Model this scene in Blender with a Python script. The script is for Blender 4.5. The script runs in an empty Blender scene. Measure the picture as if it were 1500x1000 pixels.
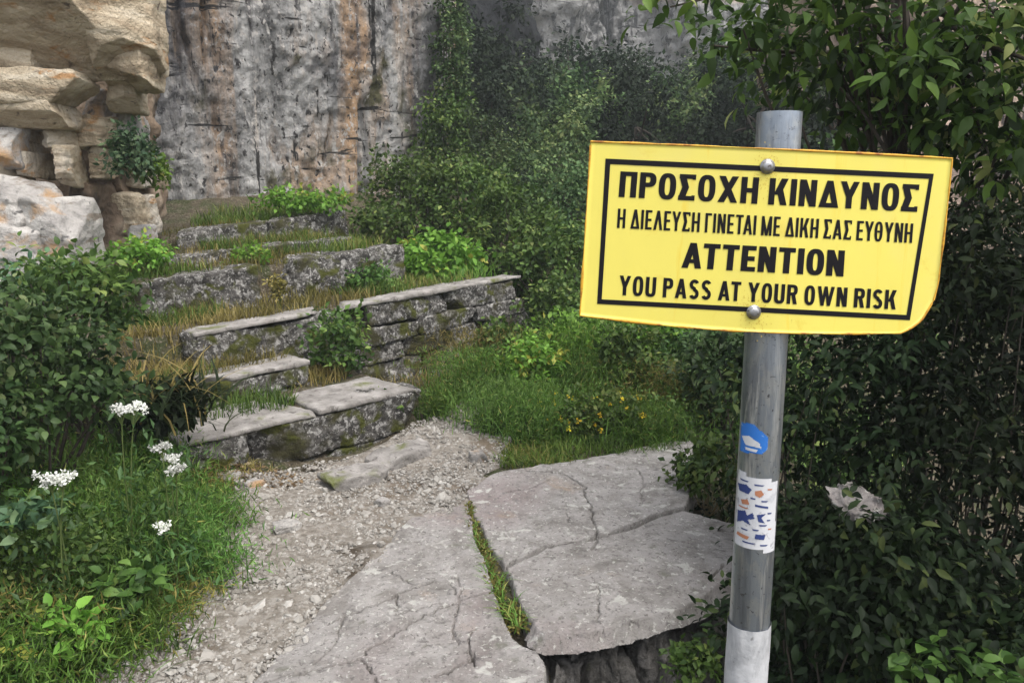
import bpy, math, random
import numpy as np
from mathutils import Vector
S = bpy.context.scene
COL = S.collection
# ------------------------------------------------------------------ camera
FPX, TH, CZ = 1167.0, math.radians(10.6), 1.55
cd = bpy.data.cameras.new('camera'); cam = bpy.data.objects.new('camera', cd); COL.objects.link(cam)
cam.location = (0, 0, CZ); cam.rotation_euler = (math.radians(90) - TH, 0, 0)
cd.sensor_width = 36; cd.lens = 36 * FPX / 1500; cd.clip_end = 500; cd.clip_start = .05
S.camera = cam
# ------------------------------------------------------------------ light
SUN_EL, SUN_AZ = math.radians(62), math.radians(135)      # azimuth clockwise from +Y
w = bpy.data.worlds.new("World"); S.world = w; w.use_nodes = True
wn = w.node_tree; bg = wn.nodes['Background']
sky = wn.nodes.new('ShaderNodeTexSky'); sky.sky_type = 'NISHITA'; sky.sun_disc = False
sky.sun_elevation = SUN_EL; sky.sun_rotation = SUN_AZ; sky.dust_density = 4; sky.air_density = 1.0; sky.ozone_density = .5
hs = wn.nodes.new('ShaderNodeHueSaturation'); hs.inputs['Saturation'].default_value = .35
wn.links.new(sky.outputs[0], hs.inputs['Color']); wn.links.new(hs.outputs[0], bg.inputs[0])
bg.inputs[1].default_value = .15
sl = bpy.data.lights.new('sun', 'SUN'); so = bpy.data.objects.new('sun', sl); COL.objects.link(so)
sl.energy = 1.15; sl.angle = math.radians(55); sl.color = (1, .95, .88)
tos = Vector((math.sin(SUN_AZ) * math.cos(SUN_EL), math.cos(SUN_AZ) * math.cos(SUN_EL), math.sin(SUN_EL)))
so.rotation_euler = tos.to_track_quat('Z', 'Y').to_euler(); so.location = (0, -4, 12)
S.view_settings.view_transform = 'Standard'; S.view_settings.look = 'None'
S.view_settings.exposure = 1.18; S.view_settings.gamma = 1

# ------------------------------------------------------------------ maths helpers
def ray(x, y):
    a = (x - 750) / FPX; b = -(y - 500) / FPX
    return np.array([a, math.cos(TH) + b * math.sin(TH), b * math.cos(TH) - math.sin(TH)])
def atY(x, y, Y):
    d = ray(x, y); return np.array([0, 0, CZ]) + d * (Y / d[1])
def atz(x, y, z):
    d = ray(x, y); return np.array([0, 0, CZ]) + d * ((z - CZ) / d[2])
def _h(ix, iy, iz, s):
    n = (ix.astype(np.int64) * 374761393 + iy.astype(np.int64) * 668265263 + iz.astype(np.int64) * 2147483647 + s * 1274126177) & 0xffffffff
    n = ((n ^ (n >> 13)) * 1274126177) & 0xffffffff
    n = ((n ^ (n >> 16)) * 2246822519) & 0xffffffff
    return ((n ^ (n >> 15)) & 0xffffff) / float(0xffffff) * 2 - 1
def vnoise(p, s=0):
    i = np.floor(p); f = p - i; f = f * f * (3 - 2 * f); i = i.astype(np.int64)
    x, y, z = i[:, 0], i[:, 1], i[:, 2]; r = 0
    for dx in (0, 1):
        wx = f[:, 0] if dx else 1 - f[:, 0]
        for dy in (0, 1):
            wy = f[:, 1] if dy else 1 - f[:, 1]
            for dz in (0, 1):
                wz = f[:, 2] if dz else 1 - f[:, 2]
                r = r + wx * wy * wz * _h(x + dx, y + dy, z + dz, s)
    return r
_ROT = np.array([[.64, .60, -.48], [-.77, .50, -.40], [0, .62, .78]])
def fbm(p, o=4, s=0, g=.5):
    p = np.asarray(p, float) @ _ROT; r = 0; a = 1
    for k in range(o):
        r = r + a * vnoise(p * 2 ** k + 17.3 * k, s + k); a *= g
    return r
def nrm(v):
    return v / np.maximum(np.linalg.norm(v, axis=-1, keepdims=True), 1e-9)

# ------------------------------------------------------------------ object helpers
ORG = {}
def tag(o, label=None, cat=None, group=None, kind=None):
    if label: o['label'] = label
    if cat: o['category'] = cat
    if group: o['group'] = group
    if kind: o['kind'] = kind
    return o
def thing(name, label, cat, loc, group=None):
    o = bpy.data.objects.new(name, None); COL.objects.link(o); o.location = [float(c) for c in loc]
    o.empty_display_size = .1; ORG[o.name] = np.array(loc, float)
    return tag(o, label, cat, group)
def mesh(name, V, F, mat, parent=None, smooth=True, attr=None, fm=None, local=False):
    V = np.asarray(V, float).copy()
    if parent is not None:
        if not local: V -= ORG[parent.name]
    me = bpy.data.meshes.new(name)
    if not isinstance(F, (list, tuple)): F = [F]
    F = [np.asarray(f, np.int64) for f in F if len(f)]
    me.vertices.add(len(V)); me.vertices.foreach_set('co', V.ravel().astype(np.float32))
    nl = sum(f.size for f in F); nf = sum(len(f) for f in F)
    me.loops.add(nl); me.loops.foreach_set('vertex_index', np.concatenate([f.ravel() for f in F]).astype(np.int32))
    st = []; k = 0
    for f in F:
        st.append(k + np.arange(len(f)) * f.shape[1]); k += f.size
    me.polygons.add(nf); me.polygons.foreach_set('loop_start', np.concatenate(st).astype(np.int32))
    if fm is not None: me.polygons.foreach_set('material_index', np.asarray(fm, np.int32))
    me.polygons.foreach_set('use_smooth', np.full(nf, bool(smooth)))
    if attr is not None:
        a = me.attributes.new('rnd', 'FLOAT', 'POINT'); a.data.foreach_set('value', np.asarray(attr, np.float32))
    me.update(calc_edges=True); me.validate()
    for m in (mat if isinstance(mat, (list, tuple)) else [mat]): me.materials.append(m)
    o = bpy.data.objects.new(name, me); COL.objects.link(o)
    if parent is not None: o.parent = parent; ORG[o.name] = ORG[parent.name]
    else: ORG[o.name] = np.zeros(3)
    return o
class MB:
    def __init__(s): s.V = []; s.F = []; s.A = []; s.n = 0
    def add(s, V, F, a=None):
        V = np.asarray(V, float)
        for f in (F if isinstance(F, list) else [F]):
            s.F.append(np.asarray(f, np.int64) + s.n)
        s.V.append(V); s.A.append(np.full(len(V), .5) if a is None else np.broadcast_to(a, len(V))); s.n += len(V)
    def build(s, name, mat, parent=None, **k):
        by = {}
        for f in s.F: by.setdefault(f.shape[1], []).append(f)
        return mesh(name, np.concatenate(s.V), [np.concatenate(x) for x in by.values()], mat, parent, attr=np.concatenate(s.A), **k)
def copy_tree(o, parent=None):
    c = o.copy(); COL.objects.link(c); c.parent = parent
    for ch in list(o.children): copy_tree(ch, c)
    return c
def tube(P, R, n=6, cap=True):
    P = np.asarray(P, float); R = np.broadcast_to(R, len(P)); T = nrm(np.gradient(P, axis=0))
    ref = np.where(np.abs(T[:, 2:3]) > .95, [[1., 0, 0]], [[0, 0, 1.]]); A = nrm(np.cross(T, ref)); B = np.cross(T, A)
    th = np.linspace(0, 2 * np.pi, n, endpoint=False)
    V = (P[:, None] + R[:, None, None] * (A[:, None] * np.cos(th)[None, :, None] + B[:, None] * np.sin(th)[None, :, None])).reshape(-1, 3)
    m = len(P); i, j = np.meshgrid(np.arange(m - 1), np.arange(n), indexing='ij'); j2 = (j + 1) % n
    F = [np.stack([i * n + j, i * n + j2, (i + 1) * n + j2, (i + 1) * n + j], -1).reshape(-1, 4)]
    if cap and n in (6, 8, 12, 24, 32, 40): F.append(np.array([[(m - 1) * n + k for k in range(n)]]))
    return V, F
def gridF(nu, nv):
    i, j = np.meshgrid(np.arange(nu - 1), np.arange(nv - 1), indexing='ij')
    return np.stack([i * nv + j, (i + 1) * nv + j, (i + 1) * nv + j + 1, i * nv + j + 1], -1).reshape(-1, 4)

# ------------------------------------------------------------------ materials
class NT:
    def __init__(s, name):
        s.m = bpy.data.materials.new(name); s.m.use_nodes = True; s.t = s.m.node_tree; s.p = s.t.nodes['Principled BSDF']; s.out = s.t.nodes['Material Output']
    def n(s, ty, ins=None, **kw):
        x = s.t.nodes.new('ShaderNode' + ty)
        for k, v in kw.items(): setattr(x, k, v)
        for k, v in (ins or {}).items(): s.set(x.inputs[k], v)
        return x
    def set(s, sock, v):
        if hasattr(v, 'is_output'): s.t.links.new(v, sock)
        else: sock.default_value = v
    def pos(s, sc=(1, 1, 1), rot=(0, 0, 0)):
        c = s.n('TexCoord').outputs['Object']
        return s.n('Mapping', {0: c, 'Scale': sc, 'Rotation': rot}).outputs[0]
    def noise(s, sc=(1, 1, 1), scale=1, det=6, ro=.6, dist=0, rot=(0, 0, 0)):
        return s.n('TexNoise', {'Vector': s.pos(sc, rot), 'Scale': scale, 'Detail': det, 'Roughness': ro, 'Distortion': dist}).outputs[0]
    def ramp(s, f, stops):
        r = s.n('ValToRGB', {0: f}); e = r.color_ramp.elements
        while len(e) < len(stops): e.new(.5)
        for k, (p, c) in enumerate(stops): e[k].position = p; e[k].color = tuple(c) + (1,)
        return r.outputs[0]
    def mask(s, f, lo, hi):
        return s.n('MapRange', {0: f, 1: lo, 2: hi}).outputs[0]
    def mix(s, f, a, b):
        x = s.n('Mix', data_type='RGBA'); s.set(x.inputs[0], f)
        s.set(x.inputs[6], a if hasattr(a, 'is_output') else tuple(a) + (1,)); s.set(x.inputs[7], b if hasattr(b, 'is_output') else tuple(b) + (1,))
        return x.outputs[2]
    def math(s, op, a, b):
        return s.n('Math', {0: a, 1: b}, operation=op).outputs[0]
    def bump(s, h, st, d=.02, nrm_=None):
        b = s.n('Bump', {'Height': h, 'Strength': st, 'Distance': d})
        if nrm_ is not None: s.set(b.inputs['Normal'], nrm_)
        return b.outputs[0]
def rock_mat(name, stops, sc=(1, 1, 1), scale=1., over=(), bump=((8, .6, .05), (45, .5, .012)), rough=.9, dist=.3, bsc=(1, 1, 1)):
    t = NT(name); c = t.ramp(t.noise(sc, scale, 8, .62, dist), stops)
    for o in over:
        osc, oscale, lo, hi, col = o[:5]
        c = t.mix(t.mask(t.noise(osc, oscale, 6, o[5] if len(o) > 5 else .6, .4, (.3 * oscale, .1, .7)), lo, hi), c, col)
    t.set(t.p.inputs['Base Color'], c); t.p.inputs['Roughness'].default_value = rough; t.p.inputs['Specular IOR Level'].default_value = .2
    nn = None
    for s_, st, d in bump: nn = t.bump(t.noise(bsc, s_, 6, .65), st, d, nn)
    if nn is not None: t.set(t.p.inputs['Normal'], nn)
    return t.m
def leaf_mat(name, stops, trans=.3, rough=.5, spec=.3):
    rough = max(rough, .5); spec = min(spec, .22); stops = [(p_, (c_[0] * 1.1, c_[1] * 1.1, c_[2] * .85)) for p_, c_ in stops] if 'petal' not in name and 'dead' not in name else stops
    t = NT(name); a = t.n('Attribute', attribute_name='rnd').outputs['Fac']
    oi = t.n('ObjectInfo').outputs['Random']
    c = t.ramp(a, stops)
    h = t.n('HueSaturation', {'Hue': t.mask(oi, -.0, 1.0), 'Color': c}); 
    t.set(h.inputs['Hue'], t.n('MapRange', {0: oi, 3: .485, 4: .515}).outputs[0]); t.set(h.inputs['Value'], t.n('MapRange', {0: oi, 3: .72, 4: 1.4}).outputs[0])
    c = h.outputs[0]
    t.set(t.p.inputs['Base Color'], c); t.p.inputs['Roughness'].default_value = rough; t.p.inputs['Specular IOR Level'].default_value = spec
    tr = t.n('BsdfTranslucent', {'Color': c}); mx = t.n('MixShader', {0: trans, 1: t.p.outputs[0], 2: tr.outputs[0]})
    t.t.links.new(mx.outputs[0], t.out.inputs[0]); return t.m
def attr_mat(name, stops, rough=.85, bump=None):
    t = NT(name); c = t.ramp(t.n('Attribute', attribute_name='rnd').outputs['Fac'], stops)
    c = t.mix(t.mask(t.noise((1, 1, 1), 60, 4), .35, .75), c, (.30, .28, .25)); t.set(t.p.inputs['Base Color'], c)
    t.p.inputs['Roughness'].default_value = rough
    return t.m
M = {}
M['soil'] = rock_mat('soil', [(.3, (.05, .04, .028)), (.5, (.085, .07, .045)), (.7, (.14, .118, .085))], scale=16, over=[((1, 1, 1), 3.6, .48, .6, (.045, .055, .02)), ((1, 1, 1), 60, .56, .64, (.22, .19, .15)), ((1, 1, 1), 35, .58, .64, (.03, .024, .016))], bump=((12, .8, .05), (60, 1, .02)))
M['gravel'] = rock_mat('gravel_bed', [(.3, (.13, .115, .095)), (.5, (.24, .215, .185)), (.7, (.36, .34, .31))], scale=26, over=[((1, 1, 1), 2.2, .52, .66, (.15, .12, .09)), ((1, 1, 1), 3.4, .58, .68, (.07, .055, .04))], bump=((60, .8, .02), (140, .6, .008)))
M['pebble'] = attr_mat('pebble', [(0, (.075, .066, .056)), (.3, (.17, .155, .135)), (.65, (.30, .285, .26)), (.9, (.42, .405, .38)), (1, (.60, .585, .555))])
M['slab'] = rock_mat('grey_pink_limestone', [(.3, (.16, .148, .136)), (.45, (.26, .245, .23)), (.57, (.31, .293, .28)), (.75, (.38, .36, .34))], scale=7,
    over=[((1, 1, 1), 1.3, .5, .72, (.235, .19, .185)), ((1, 1, 1), 2.3, .60, .75, (.30, .225, .165)), ((1, 1, 1), 28, .56, .68, (.16, .15, .142)), ((1, 1, 1), 60, .58, .66, (.13, .12, .112)), ((1, 1, 1), 90, .63, .7, (.5, .48, .45)), ((1, 1, 1), 14, .62, .70, (.17, .165, .14)), ((1, 1, 1), 9, .60, .64, (.43, .42, .39)), ((1, 1, 1), 3.2, .58, .70, (.19, .175, .16)), ((1, 1, 1), 45, .60, .64, (.42, .41, .38))],
    bump=((14, .4, .02), (50, .8, .012), (130, .9, .006), (300, .5, .003)))
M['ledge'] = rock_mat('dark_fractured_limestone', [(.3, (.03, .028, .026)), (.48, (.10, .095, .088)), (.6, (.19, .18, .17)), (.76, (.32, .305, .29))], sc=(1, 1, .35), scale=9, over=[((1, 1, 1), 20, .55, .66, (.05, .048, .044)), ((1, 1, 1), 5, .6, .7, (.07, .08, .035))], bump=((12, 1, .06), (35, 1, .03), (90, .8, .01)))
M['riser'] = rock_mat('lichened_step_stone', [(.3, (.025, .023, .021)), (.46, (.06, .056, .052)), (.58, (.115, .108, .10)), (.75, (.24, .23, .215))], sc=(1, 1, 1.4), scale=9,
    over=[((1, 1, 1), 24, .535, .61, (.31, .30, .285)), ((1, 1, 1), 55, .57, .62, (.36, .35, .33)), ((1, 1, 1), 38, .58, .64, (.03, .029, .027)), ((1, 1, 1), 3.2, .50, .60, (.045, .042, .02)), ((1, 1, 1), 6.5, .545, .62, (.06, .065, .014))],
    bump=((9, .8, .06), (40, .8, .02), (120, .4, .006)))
M['tread'] = rock_mat('worn_lit_tread_stone', [(.3, (.14, .13, .118)), (.5, (.24, .225, .21)), (.7, (.35, .33, .31))], scale=8, over=[((1, 1, 1), 22, .58, .66, (.12, .11, .1)), ((1, 1, 1), 4, .58, .68, (.12, .13, .05))])  # pale colour holds both wear and the light falling on step tops
M['cliff'] = rock_mat('streaked_grey_cliff', [(.28, (.10, .10, .10)), (.40, (.25, .247, .24)), (.51, (.385, .38, .37)), (.62, (.50, .49, .475)), (.78, (.66, .645, .62))], sc=(2.0, 2.0, .5), scale=2.0, dist=.7,
    over=[((.9, .9, .10), 1.35, .485, .60, (.46, .31, .19)), ((2.6, 2.6, .2), 1.6, .57, .68, (.065, .06, .062)), ((2, 2, .16), 3.0, .60, .66, (.55, .50, .45)), ((1, 1, .55), 10, .60, .67, (.06, .056, .055)), ((1, 1, .7), 17, .58, .63, (.50, .47, .44)), ((1, 1, .6), 1.6, .57, .66, (.09, .085, .045)), ((.5, .5, .35), .9, .60, .70, (.075, .075, .085)), ((1, 1, .7), 15, .60, .64, (.06, .057, .055)), ((1, 1, .5), 9, .60, .65, (.52, .50, .47)), ((.6, .6, 5), 1.4, .615, .64, (.04, .038, .036)), ((4, 4, .35), 1.4, .62, .65, (.04, .038, .036))],
    bump=((3, .8, .15), (9, 1, .12), (28, 1, .06), (70, .8, .02)), bsc=(1, 1, .6))
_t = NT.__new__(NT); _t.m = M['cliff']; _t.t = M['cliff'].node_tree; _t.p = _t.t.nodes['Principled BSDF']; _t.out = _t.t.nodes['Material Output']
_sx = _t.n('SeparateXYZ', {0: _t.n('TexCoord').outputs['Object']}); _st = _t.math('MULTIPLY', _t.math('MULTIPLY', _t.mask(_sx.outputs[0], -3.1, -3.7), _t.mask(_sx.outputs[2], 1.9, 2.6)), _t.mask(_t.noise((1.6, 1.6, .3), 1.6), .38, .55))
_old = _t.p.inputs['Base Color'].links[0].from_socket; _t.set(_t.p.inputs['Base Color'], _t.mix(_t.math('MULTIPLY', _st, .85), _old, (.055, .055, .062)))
M['golden'] = rock_mat('golden_limestone', [(.27, (.14, .105, .07)), (.41, (.32, .255, .175)), (.54, (.46, .385, .28)), (.70, (.58, .515, .41))], sc=(.8, .8, 3.4), scale=2.4, dist=.8,
    over=[((1, 1, 1), 1.1, .53, .66, (.50, .46, .40)), ((1, 1, 2.5), 3.5, .6, .68, (.36, .21, .10)), ((1, 1, 2), 9, .62, .7, (.13, .10, .075))], bump=((4, .7, .09), (16, .7, .03), (60, .5, .008)))
M['pale'] = rock_mat('pale_limestone', [(.3, (.12, .115, .11)), (.43, (.29, .275, .26)), (.58, (.42, .40, .375)), (.75, (.54, .52, .49))], scale=4, over=[((1, 1, 1), 3, .54, .64, (.36, .235, .13)), ((.6, .6, 2), 6, .57, .64, (.20, .17, .14)), ((1, 1, 1), 11, .60, .67, (.12, .115, .11))], bump=((6, .8, .07), (25, .7, .02), (80, .5, .007)))
M['brown'] = rock_mat('brown_recess_rock', [(.3, (.08, .058, .042)), (.5, (.21, .155, .11)), (.7, (.40, .33, .25))], scale=3, over=[((1, 1, 1), 2.2, .56, .66, (.05, .045, .04))], bump=((5, .8, .07), (30, .7, .02)))
M['farcliff'] = rock_mat('far_grey_cliff', [(.3, (.18, .176, .172)), (.45, (.34, .334, .328)), (.58, (.46, .45, .44)), (.75, (.58, .565, .55))], sc=(.8, .8, .3), scale=1.1, dist=.5,
    over=[((1.2, 1.2, .15), 1.6, .56, .62, (.09, .09, .092)), ((.3, .3, 2), 1.6, .6, .63, (.08, .08, .08)), ((1, 1, .6), 3, .58, .63, (.10, .10, .10)), ((1, 1, .35), 1.6, .6, .68, (.12, .12, .12)), ((.3, .3, .5), .6, .62, .72, (.42, .34, .28))], bump=((.8, 1, .8), (3, .9, .25), (10, .6, .08)))
M['shadecliff'] = rock_mat('shaded_ravine_rock', [(.3, (.005, .005, .007)), (.55, (.013, .014, .016)), (.8, (.04, .04, .038))], sc=(1, 1, .3), scale=1, bump=((2, .8, .2), (10, .7, .05)))  # shade of the gap is put into this near-black rock colour
M['pinkcliff'] = rock_mat('pink_cliff', [(.3, (.16, .13, .115)), (.5, (.46, .35, .28)), (.65, (.62, .47, .36)), (.8, (.66, .58, .5))], sc=(1, 1, .6), scale=1.4, over=[((1, 1, 1), 1.2, .5, .6, (.10, .09, .085)), ((1, 1, .4), 5, .55, .62, (.07, .06, .055))], bump=((3, .8, .15), (12, .7, .05)))
M['bark'] = rock_mat('bark', [(.3, (.03, .025, .02)), (.6, (.075, .062, .05)), (.8, (.12, .10, .085))], sc=(6, 6, 1), scale=4, bump=((30, .6, .01),))
M['greenstem'] = rock_mat('green_stem', [(.3, (.05, .08, .02)), (.7, (.11, .14, .045))], scale=6, bump=())
M['straw'] = rock_mat('dry_stem', [(.3, (.20, .15, .07)), (.7, (.36, .29, .16))], scale=6, bump=())
M['lf_dark'] = leaf_mat('dark_leaf', [(0, (.005, .010, .005)), (.5, (.010, .020, .008)), (.9, (.018, .033, .012)), (1, (.045, .06, .022))], .12, .6, .15)  # shade of the right shrubs is partly put into this low leaf colour
M['lf_top'] = leaf_mat('broad_tree_leaf', [(0, (.016, .03, .010)), (.5, (.05, .09, .02)), (.85, (.10, .16, .03)), (1, (.24, .26, .11))], .35, .34, .6)
M['lf_bush'] = leaf_mat('bush_leaf', [(0, (.018, .042, .016)), (.5, (.042, .085, .032)), (.9, (.08, .14, .055)), (1, (.17, .22, .12))], .25, .45, .4)
M['lf_mid'] = leaf_mat('shrub_leaf', [(0, (.025, .055, .015)), (.5, (.062, .115, .03)), (.9, (.105, .17, .05)), (1, (.18, .23, .08))], .3, .5)
M['lf_bright'] = leaf_mat('vine_leaf', [(0, (.06, .13, .02)), (.5, (.12, .23, .04)), (.9, (.17, .29, .06)), (1, (.26, .26, .06))], .35, .45)
M['lf_far'] = leaf_mat('forest_leaf', [(0, (.026, .05, .026)), (.5, (.062, .105, .05)), (.9, (.11, .16, .075)), (1, (.16, .20, .10))], .2, .6, .15)
M['lf_slope'] = leaf_mat('pale_forest_leaf', [(0, (.026, .05, .022)), (.5, (.062, .105, .044)), (.9, (.115, .165, .07)), (1, (.17, .20, .10))], .2, .6, .15)
M['lf_ravine'] = leaf_mat('shaded_forest_leaf', [(0, (.008, .016, .010)), (.5, (.018, .032, .020)), (1, (.04, .06, .035))], .2, .6, .15)  # darkened copy of the forest leaf, with the ravine shade in its colour
M['lf_blue'] = leaf_mat('blue_green_leaf', [(0, (.03, .07, .045)), (.6, (.07, .13, .08)), (1, (.15, .22, .14))], .25, .5)
M['grass'] = leaf_mat('grass_blade', [(0, (.03, .07, .014)), (.5, (.08, .15, .03)), (.85, (.13, .21, .05)), (1, (.27, .26, .10))], .35, .5)
M['fennel'] = leaf_mat('feathery_leaf', [(0, (.05, .115, .03)), (.5, (.11, .21, .055)), (1, (.19, .29, .10))], .35, .5)
M['drygrass'] = leaf_mat('dry_grass_blade', [(0, (.07, .065, .02)), (.5, (.17, .15, .05)), (1, (.32, .26, .12))], .3, .6)
M['petal'] = leaf_mat('white_petal', [(0, (.62, .63, .58)), (1, (.86, .86, .82))], .3, .5)
M['yellow_petal'] = leaf_mat('yellow_petal', [(0, (.55, .38, .02)), (1, (.75, .60, .05))], .3, .5)

# ------------------------------------------------------------------ terrain
PTS = np.array([
 (-1.3, 2.3, 0), (-.6, 2.3, 0), (-.8, 3.2, 0), (-1.2, 3.9, 0), (-.9, 4.4, 0), (-.4, 4.9, .05), (0, 5.6, .08), (.1, 4.5, .0), (-.3, 4.2, 0), (-1.5, 3.2, .02),
 (0, 3.3, -.03), (.05, 2.75, -.05), (.6, 3.8, -.06), (1.0, 4.6, -.03), (.5, 5.2, .05), (.5, 2.55, -.45), (.9, 2.6, -.5), (1.3, 3.2, -.6), (1.45, 4, -.3), (2, 3, -.9), (3, 3, -1.5), (3, 6, -1.2), (5, 4, -3),
 (0, 0, 0), (-.5, 1, 0), (.36, 1.1, -.35), (1, 1, -.6), (0, 1.8, -.1), (-1.95, 2.4, .12), (-2.5, 2.5, .35), (-3.5, 2.5, .6), (-2.2, 3.4, .25), (-3.2, 3.6, .55), (-2.3, 4.3, .4), (-3.2, 4.8, .7),
 (-.45, 4.85, .08), (-.1, 7.1, .03), (.3, 7.4, .05), (-1.2, 5.6, .1), (-.9, 8.5, .7), (-1.6, 9.3, 1.0), (-3, 9, 1.3), (-2, 10, 1.4), (-5, 7, 1.1), (-4, 6, .9), (-3.1, 5.5, .8), (-.5, 9.5, .8), (.5, 9, .4), (1.5, 8, .2), (1, 6.3, .1), (2, 6, -.25),
 (0, 12, 1.2), (3, 12, .5), (6, 12, 0), (3, 20, 2.4), (-2, 22, 3), (8, 20, 3), (0, 35, 5.2), (10, 35, 5.2), (3, 42, 6.2), (20, 30, 7), (-10, 30, 10), (8, 6, -4), (12, 12, -2), (-8, 5, 1.5), (-8, 12, 2),
 (-8, 0, .8), (8, -5, -3), (0, -6, 0), (-8, -8, 1), (25, 60, 13), (-25, 60, 14), (20, 0, -6), (-20, 0, 2), (0, 80, 16), (-25, 30, 12), (30, 30, 7), (0, -30, 0), (-30, -20, 2), (30, -20, -6)], float)
def _U(r2): return r2 * np.log(r2 + 1e-9)
_n = len(PTS); _A = np.zeros((_n + 3, _n + 3)); _d2 = ((PTS[:, None, :2] - PTS[None, :, :2]) ** 2).sum(-1)
_A[:_n, :_n] = _U(_d2) + np.eye(_n) * .02; _A[:_n, _n] = 1; _A[:_n, _n + 1:] = PTS[:, :2]; _A[_n, :_n] = 1; _A[_n + 1:, :_n] = PTS[:, :2].T
_W = np.linalg.solve(_A, np.concatenate([PTS[:, 2], [0, 0, 0]]))
STEPS = []      # front edge A -> B (top corners)
def step_line(pa, Ya, pb, Yb): STEPS.append((atY(*pa, Ya), atY(*pb, Yb)))
step_line((262, 650), 3.9, (628, 563), 4.95)
step_line((284, 563), 4.55, (456, 527), 5.15)
step_line((283, 488), 5.0, (764, 402), 7.0)
step_line((202, 413), 5.55, (600, 356), 6.95)
step_line((230, 379), 6.25, (520, 346), 7.4)
step_line((254, 343), 7.1, (510, 307), 8.25)
def in_poly(x, y, P):
    P = np.asarray(P); c = np.zeros(x.shape, bool)
    for i in range(len(P)):
        a, b = P[i], P[i - 1]
        c ^= ((a[1] > y) != (b[1] > y)) & (x < (b[0] - a[0]) * (y - a[1]) / (b[1] - a[1] + 1e-12) + a[0])
    return c
def seg_dist(x, y, pl, closed=False):
    pl = np.asarray(pl); r = np.full(x.shape, 1e9); n = len(pl)
    for i in range(n if closed else n - 1):
        a, b = pl[i], pl[(i + 1) % n]; d = b - a; t = np.clip(((x - a[0]) * d[0] + (y - a[1]) * d[1]) / (d @ d + 1e-12), 0, 1)
        r = np.minimum(r, np.hypot(x - a[0] - t * d[0], y - a[1] - t * d[1]))
    return r
def flat(pl, z=0.): return np.array([atz(px, py, z)[:2] for px, py in pl])
def sdist(x, y, P):
    return seg_dist(x, y, P, True) * np.where(in_poly(x, y, P), 1, -1)
SLABS = [flat([(350, 1025), (430, 930), (530, 830), (600, 762), (640, 742), (684, 735), (690, 712), (790, 683), (960, 650), (1012, 644), (1024, 680), (1002, 737), (1085, 765), (1085, 835), (1000, 888), (870, 926), (790, 935), (797, 1025)])]
def G(x, y):
    x = np.atleast_1d(np.asarray(x, float)); y = np.atleast_1d(np.asarray(y, float)); z = np.empty(x.shape); sh = x.shape
    xf, yf, zf = x.ravel(), y.ravel(), np.empty(x.size)
    for k in range(0, len(xf), 20000):
        a, b = xf[k:k + 20000], yf[k:k + 20000]
        zf[k:k + 20000] = _U((a[:, None] - PTS[:, 0]) ** 2 + (b[:, None] - PTS[:, 1]) ** 2) @ _W[:_n] + _W[_n] + a * _W[_n + 1] + b * _W[_n + 2]
    for k, (A, B) in enumerate(STEPS):
        d = B[:2] - A[:2]; L = np.hypot(*d); d = d / L; nn = np.array([-d[1], d[0]])
        t = ((xf - A[0]) * d[0] + (yf - A[1]) * d[1]) / L; q = (xf - A[0]) * nn[0] + (yf - A[1]) * nn[1]
        top = A[2] + (B[2] - A[2]) * np.clip(t, 0, 1) - .03
        ext = (.35 if k in (0, 1, 2) else .7)
        f = np.clip((q - .12) / .05, 0, 1) * np.clip((t + ext) / .25, 0, 1) * np.clip((.985 - t) * L / .06, 0, 1) * np.clip((1.6 - q) / .8, 0, 1)
        if k == 1: f = f * np.clip((.9 - q) / .3, 0, 1)
        zf = np.maximum(zf, zf + (top - zf) * f)
    for q_ in SLABS:
        zf = np.where(sdist(xf, yf, q_) > .02, np.minimum(zf, -.014), zf)
    return zf.reshape(sh)
def nonuni(a, b, c, d, fine, co):
    return np.concatenate([a + (b - a) * (1 - (1 - np.linspace(0, 1, co, endpoint=False)) ** 2) , np.arange(b, c, fine), c + (d - c) * np.linspace(0, 1, co) ** 2])
gx = nonuni(-60, -5, 4, 60, .06, 40); gy = nonuni(-30, 1.5, 11, 90, .06, 40)
GX, GY = np.meshgrid(gx, gy, indexing='ij'); GZ = G(GX, GY)
gp = np.stack([GX.ravel(), GY.ravel(), GZ.ravel()], -1)
gp[:, 2] += fbm(gp * 3, 4, 3) * .018 + np.clip((np.abs(gp[:, 1]) - 11) / 40, 0, 1) * fbm(gp * .3, 3, 5) * .5
tag(mesh('ground', gp, gridF(len(gx), len(gy)), M['soil']), kind='structure')

# gravel path and its pebbles
PATH = flat([(40, 1060), (120, 990), (215, 890), (270, 820), (325, 750), (355, 712), (450, 692), (540, 670), (600, 645), (640, 622), (700, 583), (745, 596), (745, 660), (715, 708), (668, 752), (622, 772), (592, 802), (552, 838), (502, 888), (452, 938), (365, 1036), (320, 1060)])
_x = np.arange(-2, .8, .025); _y = np.arange(1.9, 5.9, .025); PX, PY = np.meshgrid(_x, _y, indexing='ij')
pd = sdist(PX.ravel(), PY.ravel(), PATH); pp = np.stack([PX.ravel(), PY.ravel(), np.maximum(G(PX, PY).ravel(), -.002)], -1)
pd = pd + fbm(pp * 5, 3, 8) * .06
pp[:, 2] += np.clip(pd / .08, -.6, 1) * .022 + fbm(pp * 12, 3, 9) * .006 + fbm(pp * 4, 2, 11) * .008
F = gridF(len(_x), len(_y)); keep = (pd[F] > -.06).all(1)
tag(mesh('gravel_path', pp, F[keep], M['gravel']), kind='structure')
def pathz(x, y): return np.maximum(G(x, y), -.002) + .022
rg = np.random.default_rng(5)
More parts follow.
